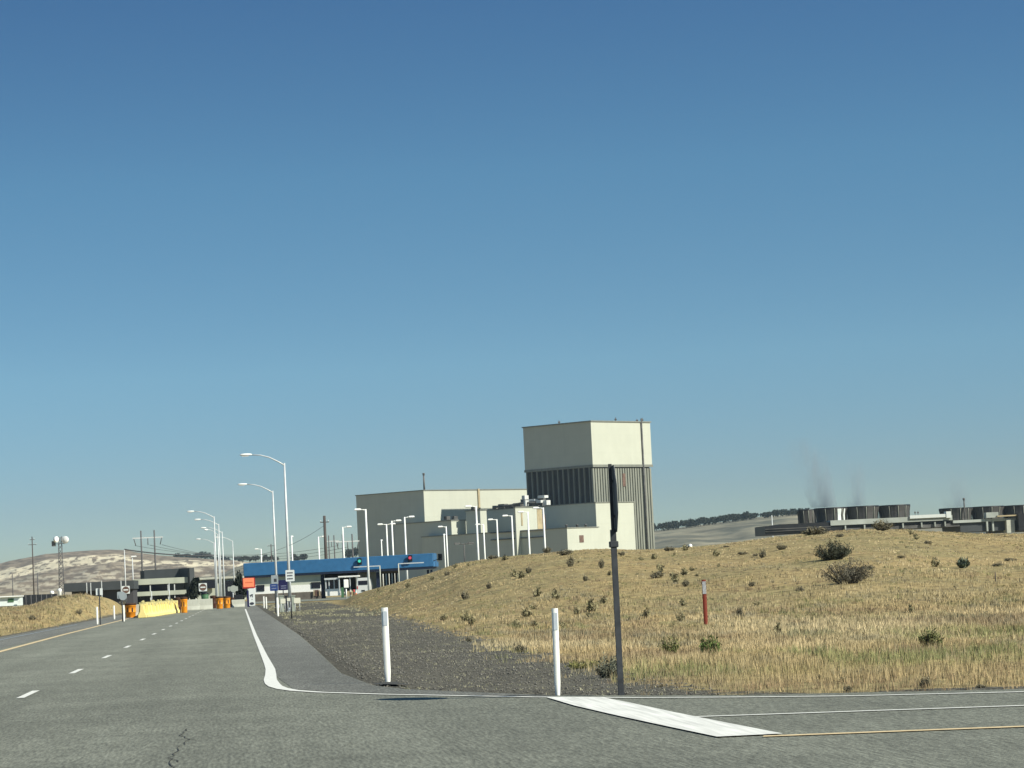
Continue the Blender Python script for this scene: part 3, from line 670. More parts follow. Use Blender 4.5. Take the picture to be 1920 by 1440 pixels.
mb = MB(); mb.tube([(0, 0, 0), (0, 0, Z(1808, 938, 905)-Z(1808, 976, 905))], .22, M['duct'], 8); mb.build('pole', t); mb = MB(); mb.lathe([(.4, 0), (.42, .7), (.2, .8)], M['duct'], 8, (0, 0, Z(1808, 938, 905)-Z(1808, 976, 905))); mb.build('cap', t)
for px_, lab in ((1716, 'spindly valve post in the gap, beside the last fan stack'), (1721.5, 'spindly valve post in the gap, second one from the fan stack')):
    t = thing('valve_post', lab, 'post', (X(px_, 900, 966), 900, Z(px_, 974, 900))); h_ = Z(px_, 958, 900)-Z(px_, 974, 900)
    MB().tube([(0, 0, 0), (0, 0, h_)], .09, M['duct'], 6).build('pole', t); MB().box((0, 0, h_*.8), (.5, .3, .5), M['duct']).build('valve', t)
# faint vapour over the fan stacks
def vapour(px0, ytop, ybot, w0, w1, Y, lean, label, dens):
    m = bpy.data.materials.new('thin_vapour'); m.use_nodes = True; nt = m.node_tree; nt.nodes.clear(); N = nt.nodes; L = nt.links
    out = N.new('ShaderNodeOutputMaterial'); pv = N.new('ShaderNodeVolumePrincipled'); pv.inputs['Color'].default_value = (.42, .5, .55, 1)
    tc = N.new('ShaderNodeTexCoord'); nz = N.new('ShaderNodeTexNoise'); nz.inputs['Scale'].default_value = .16; nz.inputs['Detail'].default_value = 3
    mp_ = N.new('ShaderNodeMapping'); mp_.inputs['Scale'].default_value = (1, 1, .35); L.new(tc.outputs['Object'], mp_.inputs[0]); L.new(mp_.outputs[0], nz.inputs[0])
    h_ = Z(px0, ytop, Y)-Z(px0, ybot, Y); sp = N.new('ShaderNodeSeparateXYZ'); L.new(tc.outputs['Object'], sp.inputs[0])
    r = N.new('ShaderNodeMapRange'); r.inputs[1].default_value = .42; r.inputs[2].default_value = .68; r.inputs[3].default_value = 0; r.inputs[4].default_value = dens; L.new(nz.outputs[0], r.inputs[0])
    f = N.new('ShaderNodeMapRange'); f.inputs[1].default_value = 0; f.inputs[2].default_value = h_; f.inputs[3].default_value = 1; f.inputs[4].default_value = 0; L.new(sp.outputs[2], f.inputs[0])
    # soft radial falloff round the leaning axis
    ax = N.new('ShaderNodeMath'); ax.operation = 'MULTIPLY'; ax.inputs[1].default_value = lean/h_; L.new(sp.outputs[2], ax.inputs[0])
    dx = N.new('ShaderNodeMath'); dx.operation = 'SUBTRACT'; L.new(sp.outputs[0], dx.inputs[0]); L.new(ax.outputs[0], dx.inputs[1])
    cb_ = N.new('ShaderNodeCombineXYZ'); L.new(dx.outputs[0], cb_.inputs[0]); L.new(sp.outputs[1], cb_.inputs[1])
    ln = N.new('ShaderNodeVectorMath'); ln.operation = 'LENGTH'; L.new(cb_.outputs[0], ln.inputs[0])
    rf = N.new('ShaderNodeMapRange'); rf.inputs[1].default_value = w1*.45; rf.inputs[2].default_value = 0; rf.inputs[3].default_value = 0; rf.inputs[4].default_value = 1; L.new(ln.outputs['Value'], rf.inputs[0])
    a = N.new('ShaderNodeMath'); a.operation = 'MULTIPLY'; L.new(r.outputs[0], a.inputs[0]); L.new(f.outputs[0], a.inputs[1])
    b_ = N.new('ShaderNodeMath'); b_.operation = 'MULTIPLY'; L.new(a.outputs[0], b_.inputs[0]); L.new(rf.outputs[0], b_.inputs[1]); L.new(b_.outputs[0], pv.inputs['Density'])
    L.new(pv.outputs[0], out.inputs['Volume'])
    mb = MB(); pr = [(w0/2, 0), (w1/2, h_)]; n_ = 14; vs = []
    for rr, zz in pr:
        for k_ in range(n_): q = 2*math.pi*k_/n_; vs.append((rr*math.cos(q)+lean*zz/h_, rr*math.sin(q), zz))
    mb.add(vs, [tuple(range(n_))[::-1], tuple(range(n_, 2*n_))]+[(k_, (k_+1) % n_, n_+(k_+1) % n_, n_+k_) for k_ in range(n_)], m)
    o = mb.build('vapour', None, (X(px0, Y, ybot), Y, Z(px0, ybot, Y))); tag(o, label, 'vapour', None, 'stuff')
vapour(1545, 815, 951, 9, 16, 912, -6, 'thin grey shimmering vapour above the streaked fan stack', .75)
vapour(1606, 860, 948, 7, 9, 912, 0.5, 'thin grey vapour wisp above the third fan stack', .75)
vapour(1795, 880, 951, 10, 13, 912, -1, 'faint grey vapour above the right group of fan stacks', .4)

# ------------------------------------------------------------------ road lamps
def road_lamp():
    t = thing('street_lamp', '', 'street lamp', (0, 0, 0), 0, 'street lamps along the plant road')
    mb = MB(); mb.tube([(0, 0, 0), (0, 0, 4.5), (0, 0, 9.6)], [.105, .085, .055], M['galv'], 10); mb.build('pole', t)
    mb = MB(); mb.box((0, 0, .03), (.45, .45, .06), M['galv']); mb.lathe([(.17, .06), (.15, .25)], M['galv'], 10); mb.build('base_plate', t)
    mb = MB(); mb.tube([(0, 0, 9.45), (-.35, 0, 9.68), (-.95, 0, 10.0), (-1.5, 0, 10.17), (-2.1, 0, 10.22)], [.05, .045, .04, .035, .035], M['galv'], 8); mb.build('arm', t)
    mb = MB(); mb.lathe([(.02, 0), (.1, .06), (.15, .3), (.16, .5), (.11, .72), (.03, .8)], M['lamp_white'], 12)
    mb.v = [(-2.05-z, y*.95, 10.24+x*.55) for x, y, z in mb.v]; hd = mb.build('lamp_head', t)
    mb = MB(); mb.box((-2.5, 0, 10.15), (.42, .2, .05), M['lens']); mb.build('lens', hd); return t
L0 = road_lamp()
lamps = [(543, 1147, 180, 'tall curved-arm street lamp nearest the camera behind the white lane sign', 0, 1), (519, 1140, 229, 'curved-arm street lamp second from the camera, left of the nearest one', 0, 1), (407, 1137, 297, 'curved-arm street lamp rising behind the orange drum pair, arm highest in the left cluster', 0, 1),
         (415, 1136, 330, 'curved-arm street lamp in the left cluster, second lamp head from the top', 0, 1), (421, 1132, 372, 'curved-arm street lamp in the left cluster, third lamp head from the top', 0, 1), (412.5, 1132, 385, 'curved-arm street lamp in the left cluster with short-looking arm', .9, 1),
         (405, 1131, 431, 'curved-arm street lamp in the left cluster with the lowest lamp head', 0, .97), (440, 1131, 439, 'faint far curved-arm street lamp standing apart right of the cluster', .35, 1)]
for i, (px_, _, Y, lab, rz, sc) in enumerate(lamps):
    loc = (X(px_, Y), Y, 0)
    if i == 0: L0.location = loc; L0['label'] = lab
    else: dup(L0, loc, rz, lab, sc)
# ------------------------------------------------------------------ parking-lot lamps
def lot_lamp(twin=False, m=M['lamp_white'], H=12.0, r=.14):
    t = thing('parking_lamp', '', 'lamp post', (0, 0, 0), 0, 'white lamp posts of the plant car park')
    MB().tube([(0, 0, 0), (0, 0, H)], [r*1.25, r*.85], m, 10).build('pole', t)
    for s in ((1, -1) if twin else (1,)):
        mb = MB(); mb.tube([(0, 0, H-.12), (s*.75, 0, H)], .07, m, 6); mb.build('arm', t)
        mb = MB(); mb.box((s*1.1, 0, H+.02), (1.0, .5, .26), m, 0, .8); hd = mb.build('lamp_head', t, bevel=.05)
        MB().box((s*1.1, 0, H-.14), (.6, .34, .05), M['lens']).build('lens', hd)
    return t
LS = lot_lamp(); LT = lot_lamp(True); LD = lot_lamp(True, M['duct'], 7.5, .1)
def lot(px_, top, side, lab, kind='S', H=12.0, first={'S': 1, 'T': 1, 'D': 1}):
    Y = (H-1.35)*5200/(hor(px_)-top); base = {'S': LS, 'T': LT, 'D': LD}[kind]; loc = (X(px_-2.5, Y, top), Y, 0); rz = {'r': 0, 'l': math.pi, 'f': 1.45, 'rr': .5, 'll': math.pi-.5}[side]
    if first[kind]: first[kind] = 0; base.location = loc; base.rotation_euler = (0, 0, rz); base['label'] = lab; 
    else: dup(base, loc, rz, lab)
lot(492, 1030, 'l', 'small white lamp post behind the left end of the blue canopy')
lot(549, 1007, 'f', 'white lamp post with darker upper half beside the nearest street lamp pole')
lot(599.5, 1008, 'r', 'short-looking white lamp post just left of the dark utility pole')
lot(645, 990, 'r', 'white lamp post in front of the canopy, left of the turbine hall corner')
lot(688, 957, 'l', 'tallest white lamp post against the left part of the turbine hall')
lot(717.5, 1015, 'f', 'tiny white lamp post peeping over the blue canopy')
lot(727, 985, 'r', 'white double-headed lamp post in front of the grey turbine hall wall', 'T')
lot(737, 979, 'r', 'white lamp post close to the right of the double-headed one')
lot(761, 972, 'r', 'white lamp post in front of the red signal, arm to the right')
lot(835, 1005, 'f', 'short white lamp post beside a taller one near the grass crest')
lot(839, 990, 'l', 'white lamp post right of the dark signal head, arm to the left')
lot(895, 952, 'l', 'tall white lamp post under the expansion joint of the turbine hall')
lot(909, 986, 'l', 'white lamp post with broad head beside the tall one at the stair tower')
lot(934, 977, 'l', 'white lamp post third from the right, left of the hoist enclosure by two posts')
lot(962, 970, 'l', 'white lamp post directly left of the small cream hoist box')
lot(992, 963, 'l', 'white lamp post directly in front of the small cream hoist box')
lot(1021, 955.5, 'l', 'rightmost white lamp post, beside the rusty wall')
lot(872.5, 1022, 'r', 'dark double-headed lamp post against the low grey block', 'D', 7.5)
LD['group'] = 'dark lamp posts'; del LD['group']

# ------------------------------------------------------------------ poles, pylons and wires
def wpole(px_, top, Y, lab, r=.16, m=M['wood'], arms=(), name='utility_pole', cat='utility pole', z0=0, head=None):
    t = thing(name, lab, cat, (X(px_, Y, top), Y, z0)); h_ = Z(px_, top, Y)-z0
    MB().tube([(0, 0, -.5), (0, 0, h_)], [r*1.2, r*.8], m, 8).build('pole', t)
    for za, w_ in arms: 
        mb = MB(); mb.box((0, 0, h_-za), (w_, .14, .16), m); a_ = mb.build('crossarm', t)
        for s in (-.45, .45): MB().lathe([(.05, 0), (.09, .1), (.05, .3)], M['galv'], 6, (s*w_, 0, h_-za+.08)).build('insulator', a_)
    if head: MB().box((head*.6, 0, h_+.05), (1.2, .5, .3), M['lamp_white']).build('lamp_head', t, bevel=.05)
    return t
wpole(608, 967, 520, 'thick dark utility pole rising behind the blue canopy', .3, arms=((1.2, 1.6),))
wpole(508, 1020, 900, 'slim dark utility pole behind the left half of the canopy', .18, arms=((.6, 2.4),))
wpole(60, 1006, 900, 'dark utility pole left of the microwave tower', .2, arms=((1.0, 1.6), (2.6, 2.6)))
wpole(23, 1076, 700, 'short dark post at far left above the white trailer', .12, M['wood_far'])
wpole(70, 1074, 720, 'short dark post between the trailer and the microwave tower', .16, M['wood_far'])
wpole(233, 1030, 520, 'pale thin pole with dark tip above the round grey sign', .1, M['galv'])
wpole(248, 1044, 620, 'pale lamp pole standing on the office roofline at left', .12, M['galv'], head=.5, name='lamp_pole', cat='lamp post')
wpole(1447, 966, 1500, 'lone pale pole on the plain left of the cooling towers', .3, M['galv'])
wpole(284, 1108, 420, 'slim pale post in front of the office windows, left one', .06, M['galv'], name='post', cat='post')
wpole(317, 1094, 420, 'slim pale post in front of the office windows, middle one', .06, M['galv'], name='post', cat='post')
# two-pole transmission frames
def hframe(pxa, pxb, top, Y, lab, armw, brace=True, z_=0):
    xa, xb = X(pxa, Y, top), X(pxb, Y, top); xm = (xa+xb)/2; t = thing('transmission_frame', lab, 'power pylon', (xm, Y, z_)); h_ = Z(pxa, top, Y)-z_
    for x_ in (xa, xb): MB().tube([(x_-xm, 0, 0), (x_-xm, 0, h_)], [.32, .22], M['wood_far'], 8).build('pole', t)
    MB().box((0, 0, h_-2.3), (armw, .25, .35), M['galv']).build('crossarm', t)
    for s in (-1, 0, 1): MB().tube([(s*armw*.46, 0, h_-2.4), (s*armw*.40, 0, h_-4.6)], .13, M['wood_far'], 6).build('insulator', t)
    if brace: MB().tube([(xa-xm, 0, h_-2.5), (xb-xm, 0, h_-7)], .1, M['wood_far'], 6).tube([(xb-xm, 0, h_-2.5), (xa-xm, 0, h_-7)], .1, M['wood_far'], 6).build('brace', t)
    return xm, h_
xa_, ha_ = hframe(264, 289, 995, 880, 'two-pole transmission frame against the sky above the office', 9.5, False)
xb_, hb_ = hframe(642, 660, 1002, 880, 'two-pole transmission frame just left of the turbine hall', 7.5, False)
xc_, hc_ = hframe(616, 626, 1004, 1100, 'fainter narrow transmission frame behind the dark utility pole', 6, False)
def wire(a, b, sag, lab, r=.05):
    a, b = Vector(a), Vector(b); pts = [a.lerp(b, t_/24)-Vector((0, 0, sag*4*(t_/24)*(1-t_/24))) for t_ in range(25)]
    o = MB().tube(pts, r, M['cable'], 5).build('power_line'); tag(o, lab, 'cable', 'power lines over the plant road')
for j, (s, lb) in enumerate(((-.46, 'upper of the sagging power lines between the two frames'), (0.05, 'middle sagging power line between the two frames'), (.46, 'lower of the sagging power lines between the two frames'))):
    wire((xa_+s*9, 880+j*2, ha_-4.6), (xb_+s*7, 880+j*2, hb_-3.5-j*.5), 3.0+.5*j, lb, .06)
wire((X(233, 520, 1030), 520, Z(233, 1030, 520)), (X(402, 520, 1042), 520, Z(402, 1042, 520)), .35, 'thick dark cable running right from the pale thin pole', .12)
wire((X(402, 520, 1042), 520, Z(402, 1042, 520)), (X(608, 520, 985), 520, Z(608, 985, 520)), 2.2, 'dark cable climbing to the thick utility pole', .035)
wpole(402, 1041, 520, 'slim dark pole carrying the thick cable behind the lamp cluster', .12)
# microwave tower
t = thing('microwave_tower', 'steel lattice tower with two round white dishes', 'tower', (X(112.5, 1180, 1010), 1180, 0)); H_ = Z(113, 1006, 1180)
mb = MB(); w0, w1 = 2.4, 1.2; n_ = 16
cs = lambda z: (w0+(w1-w0)*z/H_)/2
for sx, sy in ((1, 1), (1, -1), (-1, -1), (-1, 1)): mb.tube([(sx*cs(0), sy*cs(0), 0), (sx*cs(H_), sy*cs(H_), H_)], .13, M['wood_far'], 6)
for i in range(n_):
    z0, z1_ = H_*i/n_, H_*(i+1)/n_; q0, q1 = cs(z0), cs(z1_)
    for (ax_, ay_, bx_, by_) in ((1, 1, 1, -1), (1, -1, -1, -1), (-1, -1, -1, 1), (-1, 1, 1, 1)):
        mb.tube([(ax_*q0, ay_*q0, z0), (bx_*q1, by_*q1, z1_)], .08, M['wood_far'], 4); mb.tube([(bx_*q0, by_*q0, z0), (ax_*q1, ay_*q1, z1_)], .08, M['wood_far'], 4)
mb.build('lattice', t)
MB().box((0, 0, H_-3), (3.6, 2.2, .2), M['wood_far']).build('platform', t)
for dx_, dz_, rr, az in ((2.6, -1.5, 1.5, .5), (-2.2, -1.2, 1.25, .9)):
    mb = MB(); mb.lathe([(.05, 0), (rr*.6, .08), (rr, .35), (rr*1.02, 1.3), (rr*.98, 1.35), (.1, 1.6)], M['lamp_white'], 20)
    rm = Matrix.Rotation(-az, 3, 'Z') @ Matrix.Rotation(R(90), 3, 'X') if dx_ > 0 else Matrix.Rotation(az, 3, 'Z') @ Matrix.Rotation(R(90), 3, 'X')
    mb.v = [tuple(rm @ Vector(p)+Vector((dx_, -.6, H_+dz_))) for p in mb.v]; d_ = mb.build('dish', t)
    MB().tube([(dx_, -.4, H_+dz_-.2), (0, 0, H_+dz_-.4)], .15, M['wood_far'], 6).build('mount', d_)
MB().box((-2.7, .2, H_-2.9), (1.6, 1.6, 2.2), M['duct']).build('equipment_box', t)

# ------------------------------------------------------------------ office building and walls behind the gate (left)
def lerpbox(mb, x0, x1, top, bot, Y0, Y1, m, dep, z0=None, topx=None):
    """wall box from column x0 (depth Y0) to x1 (depth Y1); top/bot are rows at x0"""
    a = np.array([X(x0, Y0), Y0]); b = np.array([X(x1, Y1), Y1]); n_ = np.array([a[1]-b[1], b[0]-a[0]]); n_ = n_/np.linalg.norm(n_)
    zt_ = Z(x0, top, Y0); zb_ = Z(x0, bot, Y0) if z0 is None else z0
    mb.prism([tuple(a), tuple(b), tuple(b+n_*dep), tuple(a+n_*dep)], zb_, zt_, m); return a, b, n_, zt_, zb_
YO, YO2 = 608, 607.6
t = thing('office_building', 'low dark office block with two pale concrete bands and dark windows', 'office', (0, 0, 0))
mb = MB(); lerpbox(mb, 248, 357, 1088, 1130, YO+1.2, YO2+1.2, M['glass'], 22, z0=-.5); mb.build('window_band', t)
mb = MB(); lerpbox(mb, 251, 357, 1086.5, 1097.3, YO-.6, YO2-.6, M['office_band'], 24); mb.build('upper_band', t)
mb = MB(); lerpbox(mb, 248, 353, 1110.5, 1118.6, YO-.8, YO2-.8, M['office_band'], 24); mb.build('lower_band', t)
mb = MB(); lerpbox(mb, 272, 358, 1069, 1087, YO+3, YO2+3, M['office_dark'], 16); mb.build('penthouse', t)
mb = MB(); lerpbox(mb, 357, 366, 1064.5, 1130, YO2-1.5, YO2-1, M['office_dark'], 26, z0=-.5); mb.build('stair_core', t)
mb = MB(); lerpbox(mb, 262, 356, 1119, 1130, YO+1, YO2+1, M['black'], 20, z0=-.5); mb.build('ground_floor', t)
for px_ in (282.5, 316, 328, 355):
    Yq = YO+(YO2-YO)*(px_-250)/107; mb = MB(); mb.box((X(px_, Yq), Yq-.4, 1.95), (.22, .22, 3.9), M['galv']); mb.build('column', t)
t = thing('office_annex', 'long dark flat-roofed annex left of the office block', 'building', (0, 0, 0))
mb = MB(); lerpbox(mb, 121, 252, 1094, 1110, 558, 557.6, M['office_dark'], 14); mb.build('roof_fascia', t)
mb = MB(); lerpbox(mb, 135, 250, 1108, 1126, 560, 559.6, M['office_purple'], 12, z0=-.5); mb.build('wall', t)
for px_ in (163.5, 171, 191.5, 228): mb = MB(); mb.box((X(px_, 545), 545, Z(px_, 1108, 545)), (.16, .16, 4.0 if px_ > 180 else 3.2), M['galv']); mb.build('column', t)
t = thing('office_wing', 'low pale-roofed wing with dark openings right of the office block', 'building', (0, 0, 0))
mb = MB(); lerpbox(mb, 366, 456, 1086, 1130, 556, 555.6, M['office_band'], 14, z0=-.5); mb.build('wall', t)
for a0, a1 in ((376, 405), (422, 440), (441, 456)):
    mb = MB(); lerpbox(mb, a0, a1, 1089, 1104 if a0 < 400 else 1126, 555, 554.6, M['glass'], .6); mb.build('opening', t)
mb = MB(); lerpbox(mb, 372, 388, 1082, 1086.5, 562, 561.6, M['office_dark'], 5); mb.build('roof_unit', t)
mb = MB(); lerpbox(mb, 366, 456, 1083.5, 1087.5, 555.3, 554.9, M['concrete'], 15); mb.build('parapet', t)
# left: trailer and dark fence
t = thing('site_trailer', 'white site trailer with a green panel at the left edge', 'trailer', (X(8, 330), 330, 0))
w_ = X(38, 330)-X(-40, 330)
MB().box((X(-1, 330)-X(8, 330), 2, Z(20, 1127, 330)), (w_, 4, Z(20, 1118, 330)-Z(20, 1136, 330)), M['trailer']).build('body', t)
MB().box((X(-1, 330)-X(8, 330), 1.8, Z(20, 1118.3, 330)), (w_+.3, 4.4, .12), M['lamp_white']).build('roof', t)
MB().box((X(20.5, 330)-X(8, 330), -.03, Z(20, 1125.5, 330)), (.68, .08, .42), M['green_panel']).build('window', t)
MB().box((X(36.5, 330)-X(8, 330), -.5, Z(36, 1129, 330)), (.3, .3, .35), M['sign_white']).build('meter_box', t)
MB().box((X(31, 330)-X(8, 330), -.6, Z(31, 1138.5, 330)), (.75, .9, .28), M['notice']).build('step', t)
MB().box((X(5, 330)-X(8, 330), 2, Z(5, 1138, 330)-.1), (w_*.8, 3.5, .5), M['black']).build('skirt', t)
t = thing('screen_fence', 'long black screened fence between the trailer and the grass mound', 'fence', (0, 0, 0))
mb = MB(); lerpbox(mb, 38, 108, 1116, 1140, 335, 345, M['black'], .3, z0=0); mb.build('screen', t)
for px_ in np.linspace(39, 107, 8):
    Yq = 335+(px_-38)/7; mb = MB(); mb.tube([(X(px_, Yq), Yq-.1, 0), (X(px_, Yq), Yq-.1, Z(px_, 1114.7-.04*(px_-38)*0, Yq)*1.0)], .05, M['wood_far'], 6); mb.build('fence_post', t)
for px_, py_, lab in ((98, 1111, 'small white dome behind the black screened fence, left one'), (112.5, 1106.5, 'larger white dome beside the annex end')):
    t = thing('satellite_dome', lab, 'dome', (X(px_, 500), 500, Z(px_, py_+3, 500))); MB().lathe([(.3, -3), (.3, 0), (.42, .2), (.3, .5), (.02, .62)], M['lamp_white'], 12).build('cover', t)
# conifer in front of the office side, small tree at the canopy end
cf = tree_proto(140, label='dark bushy conifer in front of the office end wall', n=1500, pointy=.8); cf.location = (X(369, 440), 440, 0); cf.scale = (2.3, 2.3, Z(368, 1086, 440)); 
ct = tree_proto(141, label='small dark tree at the left end of the blue canopy', n=900); ct.location = (X(452, 430), 430, 0); ct.scale = (1.2, 1.2, Z(452, 1070, 430))
for px_, py_, w_, lab in ((310, 1126, 12, 'low grey-green shrub behind the yellow barriers'), (300, 1128, 8, 'small pale shrub left of the low grey-green one')): pass

# ------------------------------------------------------------------ gatehouse with the blue canopy
GA = np.array([X(456, 398, 1060), 398.0]); GB = np.array([X(812, 394, 1050), 394.0]); GL = np.linalg.norm(GB-GA); GU = (GB-GA)/GL; GN = np.array([GU[1], -GU[0]])
grz = math.atan2(GU[1], GU[0])
def gx(px_, off=0.0):
    """distance along the canopy front where column px_ falls, for a plane set back by off metres"""
    o_ = GA-GN*off; k_ = X(px_, 1.0, hor(px_)-45 if px_ > 1e9 else 1060); return (k_*o_[1]-o_[0])/(GU[0]-k_*GU[1])
def gp(s, off=0.0): return GA+GU*s-GN*off
def gz_(px_, py_, off=0.0): return Z(px_, py_, float(gp(gx(px_, off), off)[1]))
def gbox(name, parent, x0, x1, y0, y1, off, dep, m, bevel=0):
    s0, s1 = gx(x0, off), gx(x1, off); xm = (x0+x1)/2; z1_, z0_ = gz_(xm, y0, off), gz_(xm, y1, off); p = [gp(s0, off), gp(s1, off), gp(s1, off+dep), gp(s0, off+dep)]
    mb = MB(); mb.prism([tuple(q) for q in p], z0_, z1_, m); return mb.build(name, parent, bevel=bevel)
can = thing('gate_canopy', 'long flat blue canopy over the plant entry lanes', 'canopy', (0, 0, 0))
zc0, zc1 = gz_(456, 1081, 0), gz_(456, 1056.5, 0)
zr0, zr1 = gz_(815, 1062, 0), gz_(815, 1037, 0)              # the roof rises slightly with the lanes
def tilted(p, za, zb, m):
    g = [za[0]+(zb[0]-za[0])*f for f in (0, 1, 1, 0)]; h = [za[1]+(zb[1]-za[1])*f for f in (0, 1, 1, 0)]
    return MB().add([(q[0], q[1], z_) for q, z_ in zip(p, g)]+[(q[0], q[1], z_) for q, z_ in zip(p, h)], [(0, 3, 2, 1), (4, 5, 6, 7), (0, 1, 5, 4), (1, 2, 6, 5), (2, 3, 7, 6), (3, 0, 4, 7)], m)
tilted([gp(0), gp(GL), gp(GL, 7), gp(0, 7)], (zc0, zc1), (zr0, zr1), M['blue']).build('fascia', can, bevel=.06)
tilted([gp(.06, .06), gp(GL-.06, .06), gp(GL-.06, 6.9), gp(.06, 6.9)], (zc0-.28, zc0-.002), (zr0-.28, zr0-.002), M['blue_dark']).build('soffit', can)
mb = MB(); p = [gp(GL+.003, 0), gp(GL+.3, .2), gp(GL+.3, 6), gp(GL+.003, 6)]; mb.prism([tuple(q) for q in p], zr0, zr0+.7, M['blue']); mb.build('gutter', can)
for px_, w_ in ((603.5, .45), (708, .5), (802, .3), (808.5, .3)):
    for off in ((1.0, 6.0) if px_ < 700 else (1.0,)):
        s = gx(px_, off); q = gp(s, off); mb = MB(); mb.box((q[0], q[1], (zc0-.27)/2), (w_, w_, zc0-.27), M['blue_dark'], grz); mb.build('column', can)
gh = thing('gatehouse', 'grey gatehouse under the canopy with white band and dark windows', 'guard house', (0, 0, 0))
gbox('wall', gh, 474, 600, 1080, 1111, .72, 5.5, M['office_band']); gbox('white_band', gh, 474, 600, 1098, 1111.5, .62, .3, M['white_paint']); gbox('plinth', gh, 470, 600, 1112, 1130, .6, 5.7, M['brick'])
gbox('window', gh, 479.5, 494, 1097, 1108.5, .52, .3, M['glass']); gbox('window', gh, 582, 599, 1091.5, 1103, .52, .3, M['glass'])
for px_ in (586.5, 597): gbox('stair_post', gh, px_-.8, px_+.8, 1106, 1117, .3, .15, M['tan'])
gbox('door', gh, 588.5, 595.5, 1106, 1118, .5, .15, M['rust'])
bo = thing('guard_booth', 'white guard booth with a row of dark windows under the canopy', 'guard booth', (0, 0, 0))
gbox('base', bo, 608, 642, 1104, 1117, .3, 4, M['white_paint']); gbox('glazing', bo, 609, 633, 1087, 1104.2, .5, 3.6, M['glass']); gbox('roof', bo, 607, 634, 1083.5, 1087, .2, 4.2, M['galv'])
for px_ in (609.5, 615.5, 625, 633.5): gbox('mullion', bo, px_-.9, px_+.9, 1087, 1104.2, .42, .12, M['galv'])
gbox('upper_wall', bo, 608, 668, 1071, 1083, 3.2, 2, M['office_purple'])
sb = thing('shelter_roof', 'thin white flat roof on posts between the booth and the van', 'shelter', (0, 0, 0))
gbox('roof', sb, 633, 672, 1079.5, 1082, -1.0, 3.5, M['white_paint'])
for px_ in (635, 655, 669): gbox('post', sb, px_-.7, px_+.7, 1082, 1112, -.8, .15, M['galv'])
gbox('back_screen', sb, 636, 666, 1083, 1108, 3.6, .1, M['duct'])
bw = thing('booth_back_wall', 'pale grey wall panel under the canopy behind the van', 'wall', (0, 0, 0))
gbox('wall', bw, 671, 704, 1070, 1106, 5.5, .4, M['concrete']); gbox('ledge', bw, 664, 689, 1071, 1073, 4.8, .6, M['notice'])
sf = thing('slat_screen', 'dark vertical slat screen under the right half of the canopy', 'fence', (0, 0, 0))
for i, px_ in enumerate((714, 720, 726, 731, 737, 742)): gbox('slat', sf, px_-1.7, px_+1.7, 1076-.04*(px_-714), 1112, 5.2, .3, M['black'] if i % 2 else M['dark'])
gbox('lintel', sf, 711, 748, 1068, 1075.5, 5.3, .4, M['brick'])
# van rear seen between the poles
q = gp(gx(679, -1.5), -1.5); vz = 0
vt = thing('delivery_van', 'white van seen from behind with red tail lights under the canopy', 'van', (q[0], q[1], 0), grz)
vw = gx(692, -1.5)-gx(667.5, -1.5); vh = gz_(679, 1083.5, -1.5)
mb = MB(); sec = [(-vw/2, .45), (vw/2, .45), (vw/2, vh*.55), (vw/2-.1, vh*.9), (vw/2-.25, vh), (-vw/2+.25, vh), (-vw/2+.1, vh*.9), (-vw/2, vh*.55)]; n_ = len(sec)
mb.add([(x_, 0, z_) for x_, z_ in sec]+[(x_, 4.4, z_) for x_, z_ in sec], [tuple(range(n_)), tuple(range(n_, 2*n_))]+[(i, (i+1) % n_, n_+(i+1) % n_, n_+i) for i in range(n_)], M['car_white']); mb.build('body', vt, bevel=.03)
MB().box((0, -.02, vh*.74), (vw*.7, .05, vh*.22), M['glass']).build('rear_window', vt); MB().box((0, -.06, .5), (vw*.98, .16, .22), M['galv']).build('bumper', vt); MB().box((-.0, -.03, .85), (.5, .04, .2), M['black']).build('number_plate', vt)
for s in (-1, 1):
    MB().box((s*vw*.43, -.03, vh*.5), (.12, .06, .4), M['tail_red']).build('tail_light', vt)
    for yy in (.7, 3.6): mb = MB(); mb.lathe([(.33, -.11), (.34, 0), (.33, .11)], M['rubber'], 16); mb.v = [(s*vw*.42+z_, yy+x_, .34+y_) for x_, y_, z_ in mb.v]; mb.build('wheel', vt)
# parked car roof behind the canopy's right posts
cr = thing('parked_car', 'white car partly hidden by the grass mound under the canopy end', 'car', (*gp(gx(784, 5), 5), 0), grz)
mb = MB(); pr = [(-2.2, .3), (2.2, .3), (2.25, .75), (1.5, .95), (.8, 1.42), (-.7, 1.45), (-1.5, 1.0), (-2.2, .8)]; n_ = len(pr); mb.add([(x_, -.85, z_) for x_, z_ in pr]+[(x_, .85, z_) for x_, z_ in pr], [tuple(range(n_)), tuple(range(n_, 2*n_))]+[(i, (i+1) % n_, n_+(i+1) % n_, n_+i) for i in range(n_)], M['car_white']); mb.v = [(x_, y_, z_+.35) for x_, y_, z_ in mb.v]; mb.build('body', cr, bevel=.05)
mb = MB(); mb.add([(-1.3, -.87, 1.38), (.95, -.87, 1.38), (.6, -.87, 1.7), (-.6, -.87, 1.72)], [(0, 1, 2, 3)], M['glass']); mb.build('window', cr)
for x_ in (-1.4, 1.4):
    for y_ in (-.8, .8): mb = MB(); mb.lathe([(.3, -.1), (.32, 0), (.3, .1)], M['rubber'], 14); mb.v = [(x_+a, y_+c_, .34+b_) for a, b_, c_ in mb.v]; mb.build('wheel', cr)
